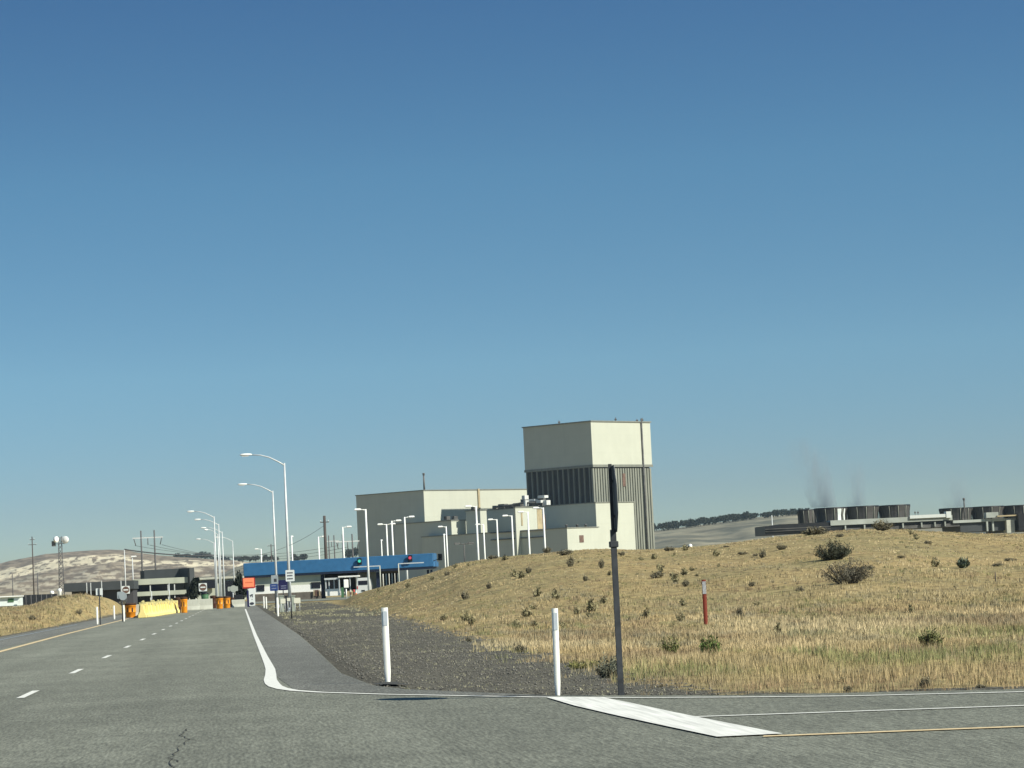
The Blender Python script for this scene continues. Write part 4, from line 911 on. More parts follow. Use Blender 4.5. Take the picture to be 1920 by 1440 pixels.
# lane signals on the fascia, boom gates
def signal(px_, py_, m, name, lab, off=-.3):
    s = gx(px_, off); q = gp(s, off); z_ = gz_(px_, py_, off); t = thing('lane_signal', lab, 'traffic signal', (q[0], q[1], z_), grz)
    MB().box((0, 0, 0), (.62, .26, .95), M['black']).build('housing', t, bevel=.06)
    if m: mb = MB(); mb.lathe([(.0, 0), (.2, 0), (.22, .06), (.0, .09)], m, 16, caps=False); mb.v = [(x_, -.13-z__, y_+.08) for x_, y_, z__ in mb.v]; mb.build('lens', t)
    mb = MB(); mb.lathe([(.27, 0), (.27, .22)], M['black'], 14, caps=False); mb.v = [(x_, -.13-z__, y_+.08) for x_, y_, z__ in mb.v if True]; mb.build('visor', t)
    return t
signal(674.5, 1053, M['lit_green'], 'g', 'lane signal showing green on the blue canopy'); signal(769.5, 1047, M['lit_red'], 'r', 'lane signal showing red on the blue canopy')
sg = signal(826, 1044.5, None, 'd', 'unlit dark signal head on an arm beyond the right end of the canopy', .5)
MB().tube([(0, 0, -.2), (-1.0, -.1, -.5), (-1.95, -.2, -.62)], .06, M['black'], 6).build('arm', sg)
def boom(x0, x1, y0, xp, lab):
    off = -1.6; t = thing('boom_gate', lab, 'barrier gate', (*gp(gx(xp, off), off), 0), grz); zb_ = gz_(xp, y0, off); 
    MB().tube([(0, 0, 0), (0, 0, zb_)], .08, M['concrete'], 8).build('post', t)
    MB().box(((gx(x1, off)+gx(x0, off))/2-gx(xp, off), 0, zb_), (abs(gx(x1, off)-gx(x0, off)), .1, .14), M['galv']).build('boom', t)
boom(663, 713, 1061, 712, 'raised white height bar under the green signal'); boom(747, 795, 1057, 747, 'white height bar under the red signal')
def tcone(px_, Y, lab, h=.7, m=M['sign_white']):
    t = thing('traffic_cone', lab, 'cone', (X(px_, Y), Y, .0), 0); MB().box((0, 0, .02), (.38, .38, .04), m).build('base', t); MB().lathe([(.15, .04), (.1, h*.45), (.04, h)], m, 14).build('body', t)
    MB().lathe([(.112, h*.4), (.085, h*.6)], M['cone_orange'], 14, caps=False).build('band', t)
tcone(667.5, 358, 'white cone beside the striped bollards in front of the van', 1.1)
for px_, lab in ((657, 'left pale bollard with dark red wrap in front of the canopy'), (663.5, 'right dark red bollard beside the white cone')):
    t = thing('bollard', lab, 'bollard', (X(px_, 360), 360, 0)); MB().lathe([(.12, 0), (.12, 1.05), (.06, 1.12)], M['concrete'] if px_ < 660 else M['tail_red'], 12).build('post', t); MB().lathe([(.125, .45), (.125, .8)], M['rust'], 12, caps=False).build('wrap', t)
t = thing('key_pad_post', 'white access control post at the foot of the lamp in front of the booth', 'post', (X(649, 362), 362, 0)); MB().tube([(0, 0, 0), (0, 0, 1.3)], .08, M['white_paint'], 8).build('post', t); MB().box((0, 0, 1.9), (.62, .5, 1.1), M['white_paint']).build('cabinet', t, bevel=.06); MB().box((-.5, 0, .8), (.35, .35, 1.3), M['green_panel']).build('bin', t)

# ------------------------------------------------------------------ signs along the road
def plate(name, parent, cx_, cz_, w_, h_, m, y=0, t_=.012, corner=.0, rz=0):
    mb = MB(); r = corner; pts = []
    if r:
        for (sx, sy, a0) in ((1, 1, 0), (-1, 1, 90), (-1, -1, 180), (1, -1, 270)):
            for k_ in range(4): q = R(a0+30*k_); pts.append((cx_+sx*(w_/2-r)+r*math.cos(q), cz_+sy*(h_/2-r)+r*math.sin(q)))
    else: pts = [(cx_-w_/2, cz_-h_/2), (cx_+w_/2, cz_-h_/2), (cx_+w_/2, cz_+h_/2), (cx_-w_/2, cz_+h_/2)]
    n_ = len(pts); mb.add([(x_, y, z_) for x_, z_ in pts]+[(x_, y+t_, z_) for x_, z_ in pts], [tuple(range(n_)), tuple(range(n_, 2*n_))]+[(i, (i+1) % n_, n_+(i+1) % n_, n_+i) for i in range(n_)], m)
    return mb.build(name, parent)
def lettering(parent, cx_, cz_, w_, h_, m, y, seed, name='lettering'):
    """one line of soft illegible lettering as the photo shows it"""
    rg = random.Random(seed); mb = MB(); x_ = cx_-w_/2
    while x_ < cx_+w_/2-h_*.3:
        c_ = h_*rg.uniform(.35, .6); hh = h_*rg.uniform(.75, 1); mb.box((x_+c_/2, y, cz_), (c_, .004, hh), m); x_ += c_+h_*.16
    mb.build(name, parent)
def sign(px_, Y, lab, cat='road sign'):
    return thing('road_sign', lab, cat, (X(px_, Y), Y, g1(X(px_, Y), Y) if Y < 300 else 0))
# white three-line sign in front of the nearest lamp
Y = 134.7; t = sign(545, Y, 'white rectangular sign with three dark lines in front of the nearest street lamp'); s_ = Y/5200
H_ = (1160-1069)*s_; MB().tube([(0, .02, 0), (0, .02, H_*.45)], .032, M['steel_dark'], 6).build('lower_post', t); MB().tube([(0, .02, H_*.45), (0, .02, H_-.05)], .03, M['galv'], 6).build('upper_post', t)
pw, ph = 16.5*s_, 21*s_; pf = plate('face', t, 0, H_-ph/2, pw, ph, M['sign_white'], -.02, .01, .03)
for i, f in enumerate((.25, 0, -.27)): lettering(pf, 0, H_-ph/2+f*ph, pw*.66, ph*.13, M['ink'] if i else M['ink'], -.024, i)
# grey sign and blue sign, navy sign on posts near x 515
Y = 168; t = sign(516, Y, 'grey square sign above a blue sign left of the lane sign'); s_ = Y/5200; zt_ = Z(516, 1078, Y)
MB().tube([(0, .03, -.05), (0, .03, zt_-.1)], .035, M['steel_dark'], 6).build('post', t)
pf = plate('face', t, 0, zt_-8*s_, 13*s_, 16*s_, M['sign_grey'], -.02, .01, .02); MB().box((1*s_, -.025, zt_-9.5*s_), (5*s_, .004, 6*s_), M['steel_dark']).build('symbol', pf)
pf = plate('lower_face', t, -2*s_, zt_-22.5*s_, 15*s_, 13*s_, M['sign_blue'], -.01, .01, .04)
for i in range(2): lettering(pf, -2*s_, zt_-(19.5+5*i)*s_, 9*s_, 1.6*s_, M['ink_soft'], -.014, 5+i)
Y = 215; t = sign(531, Y, 'dark navy sign partly behind the lamp posts'); s_ = Y/5200; zt_ = Z(531, 1087, Y)
MB().tube([(0, .03, 0), (0, .03, zt_-.1)], .04, M['steel_dark'], 6).build('post', t); pf = plate('face', t, 0, zt_-9.5*s_, 18*s_, 19*s_, M['sign_navy'], -.02, .012, .05)
for i in range(2): lettering(pf, 1*s_, zt_-(11+4*i)*s_, 10*s_, 1.5*s_, M['ink_soft'], -.024, 15+i)
# orange sign over the portable message board
Y = 262; s_ = Y/5200; t = thing('portable_sign_board', 'tall narrow white sign board with black symbols standing at the lane edge', 'sign board', (X(471.5, Y), Y, 0))
zt_ = Z(471.5, 1103, Y); plate('board', t, 0, zt_/2+.04, 12.5*s_, zt_-.12, M['sign_white'], -.03, .05, .12)
MB().box((-6.8*s_, .1, zt_*.45), (3.5*s_, .35, zt_*.88), M['sign_navy']).build('side_frame', t)
mb = MB()
for (dx, dz, w_, h_) in ((-.5, .62, 5.5, 1.3), (-1.5, .58, 1.5, 3.0), (1.6, .55, 1.6, 2.4), (.8, .66, 4, 1.2), (.6, .4, 1.2, 1.8)): mb.box((dx*s_, -.04, dz*zt_), (w_*s_, .01, h_*s_), M['ink'])
mb.build('symbol', t); mb = MB(); mb.lathe([(.0, 0), (4.2*s_, 0), (4.2*s_, .012), (0, .012)], M['ink'], 16, smooth=False); mb.v = [(x_, -.035-z_, .18*zt_+y_*.6) for x_, y_, z_ in mb.v]; mb.build('oval', t)
Y = 266; s_ = Y/5200; t = thing('orange_sign', 'bright orange warning sign standing over the white sign board', 'road sign', (X(467, Y), Y, 0)); zt_ = Z(467, 1084, Y)
MB().tube([(0, .06, 0), (0, .06, zt_-.2)], .045, M['steel_dark'], 6).build('post', t); plate('backing', t, .02, zt_-9*s_, 23*s_, 19.5*s_, M['tail_red'], .0, .02, .06); pf = plate('face', t, -.0, zt_-8.2*s_, 20*s_, 16.5*s_, M['orange_sign'], -.02, .012, .06)
lettering(pf, 0, zt_-8*s_, 13*s_, 2.4*s_, M['ink_orange'], -.024, 3)
# do-not-enter style signs
def dne(px_, py_, wpx, Y, lab):
    t = thing('no_entry_sign', lab, 'road sign', (X(px_, Y), Y, 0)); s_ = Y/5200; zc_ = Z(px_, py_, Y); w_ = wpx*s_
    MB().tube([(0, .04, 0), (0, .04, zc_+w_*.4)], .04, M['steel_dark'], 6).build('post', t); plate('face', t, 0, zc_, w_, w_, M['sign_white'], -.02, .012, .05)
    mb = MB(); mb.lathe([(0, 0), (w_*.44, 0), (w_*.44, .006), (0, .006)], M['rust'], 24, smooth=False); mb.v = [(x_, -.024-z_, zc_+y_) for x_, y_, z_ in mb.v]; d_ = mb.build('disc', t)
    MB().box((0, -.034, zc_), (w_*.62, .006, w_*.15), M['sign_white']).build('bar', d_)
dne(236.5, 1106, 14.5, 250, 'no entry sign just left of the office, beside the grey round sign'); dne(381, 1101, 15, 290, 'no entry sign in front of the office wing by the conifer')
Y = 165; t = thing('road_sign', 'round-cornered grey sign seen from the back, left of the no entry sign', 'road sign', (X(228.5, Y), Y, 0)); s_ = Y/5200; zc_ = Z(228, 1117, Y)
plate('panel', t, -2*s_, zc_+1*s_, 13*s_, 13*s_, M['sign_grey'], 0, .01, .05); mb = MB(); mb.lathe([(0, 0), (7.5*s_, 0), (7.5*s_, .01), (0, .01)], M['sign_grey'], 20, smooth=False); mb.v = [(x_+2*s_, -.02-z_, zc_-1*s_+y_) for x_, y_, z_ in mb.v]; mb.build('round_panel', t)
MB().tube([(0, .05, 0), (0, .05, zc_+.2)], .035, M['steel_dark'], 6).build('post', t)
Y = 150; t = thing('road_sign', 'white square sign with a dark post in front, on the left grass mound', 'road sign', (X(186.5, Y), Y, 0)); s_ = Y/5200; zc_ = Z(186.5, 1109.5, Y)
plate('panel', t, 0, zc_, 12.5*s_, 12.5*s_, M['sign_white'], .03, .01, .02); MB().box((0, 0, (zc_+6.3*s_)/2), (.06, .05, zc_+6.3*s_), M['steel_dark']).build('post', t)
Y = 330; t = thing('road_sign', 'pale green crossbuck-shaped sign on the faint far lamp pole', 'road sign', (X(437, Y), Y, 0)); s_ = Y/5200; zc_ = Z(437, 1104, Y); plate('panel', t, 0, zc_, 19*s_, 8.5*s_, M['deck'], 0, .01, .1); mb = MB(); mb.lathe([(0, 0), (6.5*s_, 0), (6.5*s_, .01), (0, .01)], M['deck'], 16, smooth=False); mb.v = [(x_+1*s_, -.02-z_, zc_+y_) for x_, y_, z_ in mb.v]; mb.build('round_panel', t); MB().tube([(0, .05, 0), (0, .05, zc_)], .05, M['galv'], 6).build('post', t)
# dark machinery by the gate
t = thing('parked_cart', 'small black utility cart between the far lamp and the orange sign', 'cart', (X(446, 352), 352, 0)); MB().box((0, 0, .8), (1.3, 2, .7), M['black']).build('body', t, bevel=.12); MB().box((-.1, .1, 1.75), (1.1, 1.6, .08), M['black']).build('canopy', t)
for x_ in (-.5, .5): MB().tube([(x_, -.5, 1.1), (x_, -.45, 1.75)], .04, M['black'], 6).build('post', t)
for x_ in (-.5, .5):
    for y_ in (-.7, .7): mb = MB(); mb.lathe([(.28, -.08), (.3, 0), (.28, .08)], M['rubber'], 14); mb.v = [(x_+c_, y_+a, .3+b_) for a, b_, c_ in mb.v]; mb.build('wheel', t)
# utility cabinets at the lamp foot
def cab(px_, top, bot, w_, Y, lab, m=M['cabinet'], nm='utility_cabinet', cat='cabinet'):
    s_ = Y/5200; h_ = (bot-top)*s_; x_ = X(px_, Y); t = thing(nm, lab, cat, (x_, Y, g1(x_, Y))); MB().box((0, 0, h_/2+.03), (w_*s_, .5, h_), m).build('body', t, bevel=.015); MB().box((0, 0, h_+.05), (w_*s_+.06, .56, .05), m).build('lid', t); MB().box((w_*s_*.3, -.262, h_*.55), (.03, .02, .12), M['steel_dark']).build('handle', t)
cab(527, 1122, 1152, 8, 176, 'pale green utility cabinet just right of the white marker post'); cab(536, 1123, 1151, 5, 181, 'dark narrow utility cabinet between the pale ones', M['steel_dark']); cab(548, 1122, 1151, 9, 178, 'pale green utility cabinet behind the lane sign post')
def notice(px_, py_, w_, h_, Y, lab):
    s_ = Y/5200; x_ = X(px_, Y); z0_ = g1(x_, Y); t = thing('notice_board', lab, 'notice', (x_, Y, z0_)); zc_ = Z(px_, py_, Y)-z0_; plate('panel', t, 0, zc_, w_*s_, h_*s_, M['notice'], -.02, .01, .02)
    for s in (-.35, .35): MB().tube([(s*w_*s_, .02, 0), (s*w_*s_, .02, zc_)], .02, M['galv'], 6).build('stake', t)
notice(530, 1127, 9, 9, 172, 'small cream notice between the marker post and the lane sign post'); notice(541, 1124, 7, 6, 172, 'smallest cream notice just left of the lane sign post'); notice(556.5, 1126, 12, 10, 172, 'cream notice board right of the lane sign post')

# ------------------------------------------------------------------ marker posts
def marker(loc, h_, lab, w_=.085, m=M['post_white'], refl=M['reflector'], tilt=(0, 0), group='white marker posts', refl_h=.22, taper=True):
    t = thing('marker_post', lab, 'marker post', loc, 0, group); t.rotation_euler = (tilt[0], tilt[1], 0)
    mb = MB(); n_ = 9; vs = []                                   # curved flexible blade, thicker than a card
    for zz, ww in ((-.05, w_*(.62 if taper else 1)), (h_*.16, w_*.95), (h_*.5, w_), (h_, w_)):
        for k_ in range(n_): u = k_/(n_-1)-.5; vs.append((u*ww, -.012+.05*u*u*4*.35, zz))
        for k_ in range(n_): u = .5-k_/(n_-1); vs.append((u*ww, .008+.05*u*u*4*.35, zz))
    k2 = 2*n_; mb.add(vs, [(i*k2+j, i*k2+(j+1) % k2, (i+1)*k2+(j+1) % k2, (i+1)*k2+j) for i in range(3) for j in range(k2)]+[tuple(range(k2))[::-1], tuple(range(3*k2, 4*k2))], m); mb.build('blade', t, bevel=0)
    if refl: MB().box((0.002, -.0125, h_-.05-refl_h/2), (w_*.62, .008, refl_h), refl).build('reflector', t)
    return t
marker((2.035, 39.05, -.02), 1.07, 'white marker post with grey reflector between the edge line bend and the grass', .092, tilt=(0, R(-.2)), refl_h=.2)
marker((3.635, 32.12, -.02), 1.02, 'white marker post with grey reflector nearest the end of the stop bar', .072, tilt=(0, R(.7)), refl_h=.2)
rp = hit(1319, 1178); rp = Vector((X(1319, 66), 66, 0)); rp.z = g1(rp.x, rp.y)
t = marker((rp.x, rp.y, Z(1319, 1177, 66)-.02), (1177-1085)*66/5200, 'dark red marker post with a scuffed white band, out in the dry grass', .1, M['red_post'], None, group=None); t['group'] = ''; del t['group']
MB().box((0, -.016, (1177-1100)*66/5200), (.088, .008, .3), M['reflector_old']).build('reflector', t)
for px_, top, bot, lab in ((181, 1135, 1168, 'white marker post on the left verge below the square sign'), (213, 1133, 1159, 'white marker post on the left verge, middle of the three'), (231, 1132, 1163, 'white marker post directly left of the single orange drum'),
                           (519.5, 1120, 1155, 'white marker post at the foot of the second street lamp'), (494, 1118, 1140, 'left of the paired white marker posts beside the sign board'), (498.5, 1119, 1141, 'right of the paired white marker posts beside the sign board')):
    Yb = 1.35*5200/(bot-hor(px_)); marker((X(px_, Yb), Yb, -.02), (bot-top)*Yb/5200, lab, .11 if px_ < 500 else .12, refl=None)

# ------------------------------------------------------------------ orange drums, yellow barriers, concrete barriers
def drum():
    t = thing('crash_drum', '', 'drum', (0, 0, 0), 0, 'crash drums at the closed lanes')
    MB().lathe([(.36, 0), (.4, .04), (.41, .35), (.44, .36), (.44, .42), (.42, .43), (.45, .8), (.48, .81), (.48, .9)], M['orange_drum'], 24).build('body', t)
    MB().lathe([(.5, .88), (.5, .99), (.44, 1.0), (.1, 1.03)], M['lid_dark'], 24).build('lid', t)
    for q in (4.2, 5.1): MB().box((.43*math.cos(q), .43*math.sin(q), .55), (.05, .12, .3), M['lid_dark'], q).build('strap', t)
    return t
D0 = drum(); first = True
for px_, top, bot, lab, is_brown in ((244, 1130, 1157, 'single orange drum at the left end of the yellow barriers', 0), (333, 1120, 1149, 'dark brown drum at the right end of the yellow barriers', 1), (344.5, 1119, 1149, 'orange drum right of the dark brown one', 0),
                           (399.5, 1117, 1141, 'dark brown drum left of the orange pair', 1), (411, 1119, 1142, 'left orange drum of the pair beneath the lamp cluster', 0), (424.5, 1118.5, 1141, 'right orange drum of the pair beneath the lamp cluster', 0), (434.5, 1121, 1139, 'small dark drum half hidden behind the right orange drum', 1)):
    Yb = 1.35*5200/(bot-hor(px_)-1.5)*.985; sc = (bot-top)*Yb/5200/1.03; wx = {244: 20, 333: 12, 344.5: 12.5, 399.5: 11, 411: 13.5, 424.5: 13.5, 434.5: 8}[px_]*Yb/5200/.9
    if first: o = D0; o.location = (X(px_, Yb), Yb, 0); o.scale = (wx, wx, sc); o['label'] = lab; first = False
    else: o = dup(D0, (X(px_, Yb), Yb, 0), random.uniform(-.4, .4), lab, (wx, wx, sc))
    if is_brown:
        for ch in o.children:
            if ch.name.startswith('body'):
                ch.data = ch.data.copy(); ch.data.materials.clear(); ch.data.materials.append(M['drum_brown'])  # dark brown body in place of the orange one
def ybar(L=2.5):
    t = thing('barrier_segment', 'faded yellow water-filled plastic barrier in the row across the left lane', 'barrier', (0, 0, 0), 0, 'yellow plastic barriers')
    mb = MB(); sec = [(-.28, 0), (.28, 0), (.28, .18), (.16, .42), (.12, .88), (-.12, .88), (-.16, .42), (-.28, .18)]; n_ = len(sec); h2 = L/2-.08
    mb.add([(-h2, y_, z_) for y_, z_ in sec]+[(h2, y_, z_) for y_, z_ in sec], [tuple(range(n_)), tuple(range(n_, 2*n_))]+[(i, (i+1) % n_, n_+(i+1) % n_, n_+i) for i in range(n_)], M['yellow_barrier'])
    mb.build('body', t, bevel=.03)
    for x_ in np.linspace(-h2+.25, h2-.25, 4): MB().box((x_, 0, .5), (.16, .5, .8), M['yellow_barrier'], 0, .72).build('rib', t)
    MB().box((0, 0, .88), (L-.2, .3, .2), M['yellow_dirty']).build('dusty_top', t); MB().lathe([(.09, 0), (.1, .1), (.03, .14)], M['yellow_dirty'], 10, (-.7, 0, .955)).build('fill_cap', t)
    return t
B0 = ybar(); pa = Vector((X(264, 186), 186)); pb = Vector((X(328, 226), 226)); nb = 11; rzb = math.atan2((pb-pa).y, (pb-pa).x)
for i in range(nb):
    q = pa.lerp(pb, (i+.5)/nb); sc = (1, random.uniform(.9, 1.05), random.uniform(.93, 1.08))
    if i == 0: B0.location = (q.x, q.y, 0); B0.rotation_euler = (0, 0, rzb); B0.scale = sc
    else: dup(B0, (q.x+random.uniform(-.06, .06), q.y, 0), rzb-.22+random.uniform(-.07, .07), None, sc)
def kbar(L=3.0):
    t = thing('concrete_barrier', '', 'barrier', (0, 0, 0), 0, 'concrete barriers across the road')
    mb = MB(); sec = [(-.3, 0), (.3, 0), (.3, .08), (.16, .33), (.1, .81), (-.1, .81), (-.16, .33), (-.3, .08)]; n_ = len(sec); h2 = L/2-.02
    mb.add([(-h2, y_, z_) for y_, z_ in sec]+[(h2, y_, z_) for y_, z_ in sec], [tuple(range(n_)), tuple(range(n_, 2*n_))]+[(i, (i+1) % n_, n_+(i+1) % n_, n_+i) for i in range(n_)], M['concrete']); mb.build('body', t, bevel=.015)
    for s in (-1, 1): MB().tube([(s*h2, -.05, .5), (s*(h2+.06), 0, .5), (s*h2, .05, .5)], .012, M['steel_dark'], 5).build('loop', t)
    return t
K0 = kbar()
ks = [(361, 249, 'pale concrete barrier immediately right of the middle drums'), (385, 250, 'pale concrete barrier left of the drum cluster under the street lamps'), (256, 196, 'short stretch of concrete barrier between the single drum and the yellow row'), (446, 268, 'concrete barrier between the drum cluster and the sign board')]
for i, (px_, Y, lab) in enumerate(ks):
    sc = (.55 if px_ == 256 else .38*2 if px_ < 400 else .9, 1, 1.22 if px_ < 400 else .8); loc = (X(px_, Y), Y, 0)
    if i == 0: K0.location = loc; K0.scale = (.42*1.1, 1, 1.22); K0['label'] = lab; K0.scale = (.4, 1, 1.2)
    else: dup(K0, loc, 0, lab, (.36, 1, 1.1) if px_ == 256 else (.42, 1, 1.2) if px_ < 400 else (.42, 1, .9))
for (px_, py_, w_, Y, lab) in ((355, 1124, 5, 262, 'left rounded grey boulder behind the concrete barriers'), (367.5, 1123, 7, 264, 'right rounded grey boulder behind the concrete barriers')):
    s_ = Y/5200; r_ = w_*s_/2; bm = bmesh.new(); bmesh.ops.create_icosphere(bm, subdivisions=3, radius=1)
    for v in bm.verts:
        n_ = float(fbm(np.array([v.co.x*2+px_]), np.array([v.co.y*2+v.co.z*3]))[0]); v.co *= .8+.5*n_
    me_ = bpy.data.meshes.new('boulder'); bm.to_mesh(me_); bm.free(); me_.materials.append(M['concrete']); o = link(bpy.data.objects.new('boulder', me_)); zc_ = Z(px_, py_+3, Y); o.location = (X(px_, Y), Y, max(zc_, .5)*.5); o.scale = (r_, r_, max(zc_, .5)*.62+.12); tag(o, lab, 'boulder')
t = thing('litter_bin', 'dark green bin behind the concrete barriers under the no entry sign', 'bin', (X(384, 285), 285, 0)); MB().lathe([(.3, 0), (.36, .9), (.38, 1.4)], M['green_panel'], 14).build('body', t); MB().lathe([(.4, 1.4), (.38, 1.5), (.1, 1.62)], M['black'], 14).build('lid', t)

# ------------------------------------------------------------------ edge-on stop sign
t = thing('stop_sign', 'dark octagonal sign seen almost edge-on on a tall square post', 'road sign', (4.255, 31.25, -.02)); SH = 2.62
MB().box((0, 0, SH*.35), (.062, .062, SH*.72+.05), M['steel_dark']).build('post', t)
MB().box((0, 0, SH*.86), (.036, .036, SH*.29), M['steel_dark']).build('upper_post', t)
MB().box((0, 0, 1.72), (.1, .09, .07), M['steel_dark']).build('sleeve_clamp', t, bevel=.008)
an = R(-2.2); nf_ = Vector((math.cos(an), math.sin(an), 0)); tf = Vector((-nf_.y, nf_.x, 0)); zc_ = SH-.385; rr = .41
def octa(name, r, off, th, m, parent):
    vs = []
    for o_ in (off, off+th):
        for k_ in range(8): q = R(22.5+45*k_); vs.append(Vector((0, 0, zc_))+nf_*o_+tf*(r*math.cos(q))+Vector((0, 0, r*math.sin(q))))
    return MB().add(vs, [tuple(range(8))[::-1], tuple(range(8, 16))]+[(i, (i+1) % 8, 8+(i+1) % 8, 8+i) for i in range(8)], m).build(name, parent)
pl = octa('plate', rr, .026, .006, M['sign_back'], t); octa('white_border', rr*.985, .0335, .001, M['sign_white'], pl); octa('red_face', rr*.93, .0355, .001, M['sign_red'], pl)
for zz in (zc_+.2, zc_-.2): MB().box((.02, 0, zz), (.07, .09, .03), M['steel_dark']).build('bolt_bracket', t)

# ------------------------------------------------------------------ dry grass: every blade a thin pointed leaf, one sheet of ground cover
def in_frame_weight(x, y): return x/np.maximum(y, 1)
def grass(name, label, pts, hts, nb, wid, palette, lean=.35, seed=5, curl=.3):
    rg = np.random.default_rng(seed); n = len(pts); x = pts[:, 0]; y = pts[:, 1]; z = G(x, y)
    N_ = n*nb; ti = np.repeat(np.arange(n), nb)
    rad = .055+.5*hts[ti]*.28; a = rg.random(N_)*2*np.pi; rr = np.sqrt(rg.random(N_))*rad
    bx = x[ti]+rr*np.cos(a); by = y[ti]+rr*np.sin(a); bz = z[ti]-.02
    h = hts[ti]*rg.uniform(.45, 1.1, N_); q = rg.random(N_)*2*np.pi; l = rg.uniform(0, lean, N_)*h
    w = wid[ti]*rg.uniform(.6, 1.3, N_); ang = rg.random(N_)*np.pi; wx, wy = np.cos(ang)*w/2, np.sin(ang)*w/2
    tx, ty = bx+l*np.cos(q), by+l*np.sin(q); mx_, my_ = bx+l*np.cos(q)*curl, by+l*np.sin(q)*curl
    V = np.empty((N_, 5, 3), np.float32)
    V[:, 0] = np.stack([bx-wx, by-wy, bz], -1); V[:, 1] = np.stack([bx+wx, by+wy, bz], -1)
    V[:, 2] = np.stack([mx_+wx*.8, my_+wy*.8, bz+h*.55], -1); V[:, 3] = np.stack([mx_-wx*.8, my_-wy*.8, bz+h*.55], -1); V[:, 4] = np.stack([tx, ty, bz+h], -1)
    o = (np.arange(N_)*5)[:, None]
    Fa = np.concatenate([o+np.array([0, 1, 2]), o+np.array([0, 2, 3]), o+np.array([3, 2, 4])])
    col = palette(x, y, rg, n)[ti]*rg.uniform(.6, 1.35, (N_, 1)); C = np.repeat(col[:, None, :], 5, 1)
    o_ = link(bpy.data.objects.new(name, raw_mesh(name, V.reshape(-1, 3), Fa, [M['grass']], C.reshape(-1, 3)))); tag(o_, label, 'grass', None, 'stuff'); return o_
def scatter(n, x0, x1, y0, y1, dens, seed, ypow=1.0):
    rg = np.random.default_rng(seed); y = y0+(y1-y0)*rg.random(n)**ypow; x = x0+(x1-x0)*rg.random(n); k_ = rg.random(n) < dens(x, y); return np.stack([x[k_], y[k_]], -1)
STRAW = np.array([.43, .335, .175]); PALE = np.array([.53, .44, .26]); RED = np.array([.24, .165, .1]); GREEN = np.array([.13, .15, .055]); GREY = np.array([.24, .225, .15]); BROWN = np.array([.2, .15, .09])
def pal(x, y, rg, n):
    b = x/y*5200+447; c = np.tile(STRAW, (n, 1)); f = sst(.3, .7, fbm(x*.35+2, y*.12+4, 4))[:, None]; c = c*(1-f)+PALE*f; g_ = (sst(.45, .6, fbm(x*.13+22, y*.05+8, 3))*.45)[:, None]; c = c*(1-g_)+np.array([.33, .28, .15])*g_
    f2 = (sst(.5, .66, fbm(x*.6+40, y*.22+9, 4)) * .75)[:, None]; c = c*(1-f2)+BROWN*1.3*f2
    f3 = (sst(.54, .7, fbm(x*.9+70, y*.35+1, 3)) * .7)[:, None]; c = c*(1-f3)+GREY*f3
    ol = (sst(.56, .64, fbm(x*1.3+90, y*.3+31, 3))*sst(55, 70, y)*.6*(rg.random(n) < .7))[:, None]; c = c*(1-ol)+GREEN*1.2*ol
    near = 1-sst(30, 36, y); f4 = (near*sst(.45, .6, fbm(x*.7+3, y*.9, 3))*.7)[:, None]; c = c*(1-f4)+RED*f4
    gband = sst(33, 37, y)*(1-sst(47, 60, y))*sst(.42, .56, fbm(x*.8+13, y*.16+5, 3)); f5 = (gband*.75*(rg.random(n) < .75))[:, None]; c = c*(1-f5)+GREEN*1.5*f5
    return c
def dens_r(x, y):
    e = edge_x(y)+(fbm(x*.5+3, y*.35)-.5)*3.0; k_ = sst(-.5, .9, x-e)*sst(.15, .9, y-side_y(x)); inview = np.where(x/y > .34, .28, 1.0)
    return k_*inview*(.55+.45*fbm(x*.5, y*.25))
pts = np.concatenate([scatter(62000, 3.5, 26, 18, 82, lambda x, y: dens_r(x, y)*(1-.9*sst(48, 82, y)), 1), scatter(64000, 4.5, 62, 50, 215, dens_r, 2, 1.05)])
hb = .09+.15*fbm(pts[:, 0]*.4, pts[:, 1]*.15+50); hb = hb*(1-.12*sst(50, 80, pts[:, 1]))
# shorter, thinner on the higher slope
hb = hb*(1-.45*sst(85, 130, pts[:, 1]))*(.55+.7*rng.random(len(pts))**2)
wd = np.interp(pts[:, 1], [25, 60, 120, 200], [.0045, .010, .02, .033])
grass('dry_grass', 'straw-coloured dry bunch grass covering the mound right of the road', pts, hb, 11, wd, pal, seed=21)
def dens_l(x, y): return sst(.0, .9, -9.85-x)*(.5+.5*fbm(x*.5, y*.2))
pl_ = scatter(17000, -34, -9.8, 70, 235, dens_l, 3); hl = .12+.14*rng.random(len(pl_))
grass('dry_grass', 'dry grass on the low mound beyond the left shoulder', pl_, hl, 7, np.full(len(pl_), .024), lambda x, y, r_, n: pal(x, y+60, r_, n)*.8, seed=22)
# sparse stubble on the gravel verge
def dens_v(x, y):
    return (x > 2.0)*(x < edge_x(y)+.2)*(y > side_y(x)+.3)*(.12+.5*sst(.4, .75, fbm(x*1.3+5, y*.5, 4)))
pv_ = scatter(24000, 1.9, 9, 30, 120, dens_v, 4); 
def pal_v(x, y, r_, n):
    f = r_.random((n, 1)); return np.array([.27, .27, .17])*(1-f)+np.array([.38, .36, .24])*f
grass('verge_stubble', 'short grey-green stubble thinly scattered on the gravel verge', pv_, .025+.035*rng.random(len(pv_)), 6, np.full(len(pv_), .009), pal_v, lean=1.2, seed=23)
pf_ = scatter(9000, 2.2, 12, 110, 290, lambda x, y: (x < edge_x(y)+.5)*sst(.5, .62, fbm(x*.5+15, y*.12, 4)), 14)
grass('verge_stubble', 'tufts of pale dry grass on the far gravel verge', pf_, .06+.07*rng.random(len(pf_)), 6, np.full(len(pf_), .03), lambda x, y, r_, n: pal_v(x, y, r_, n)*.85, seed=24)
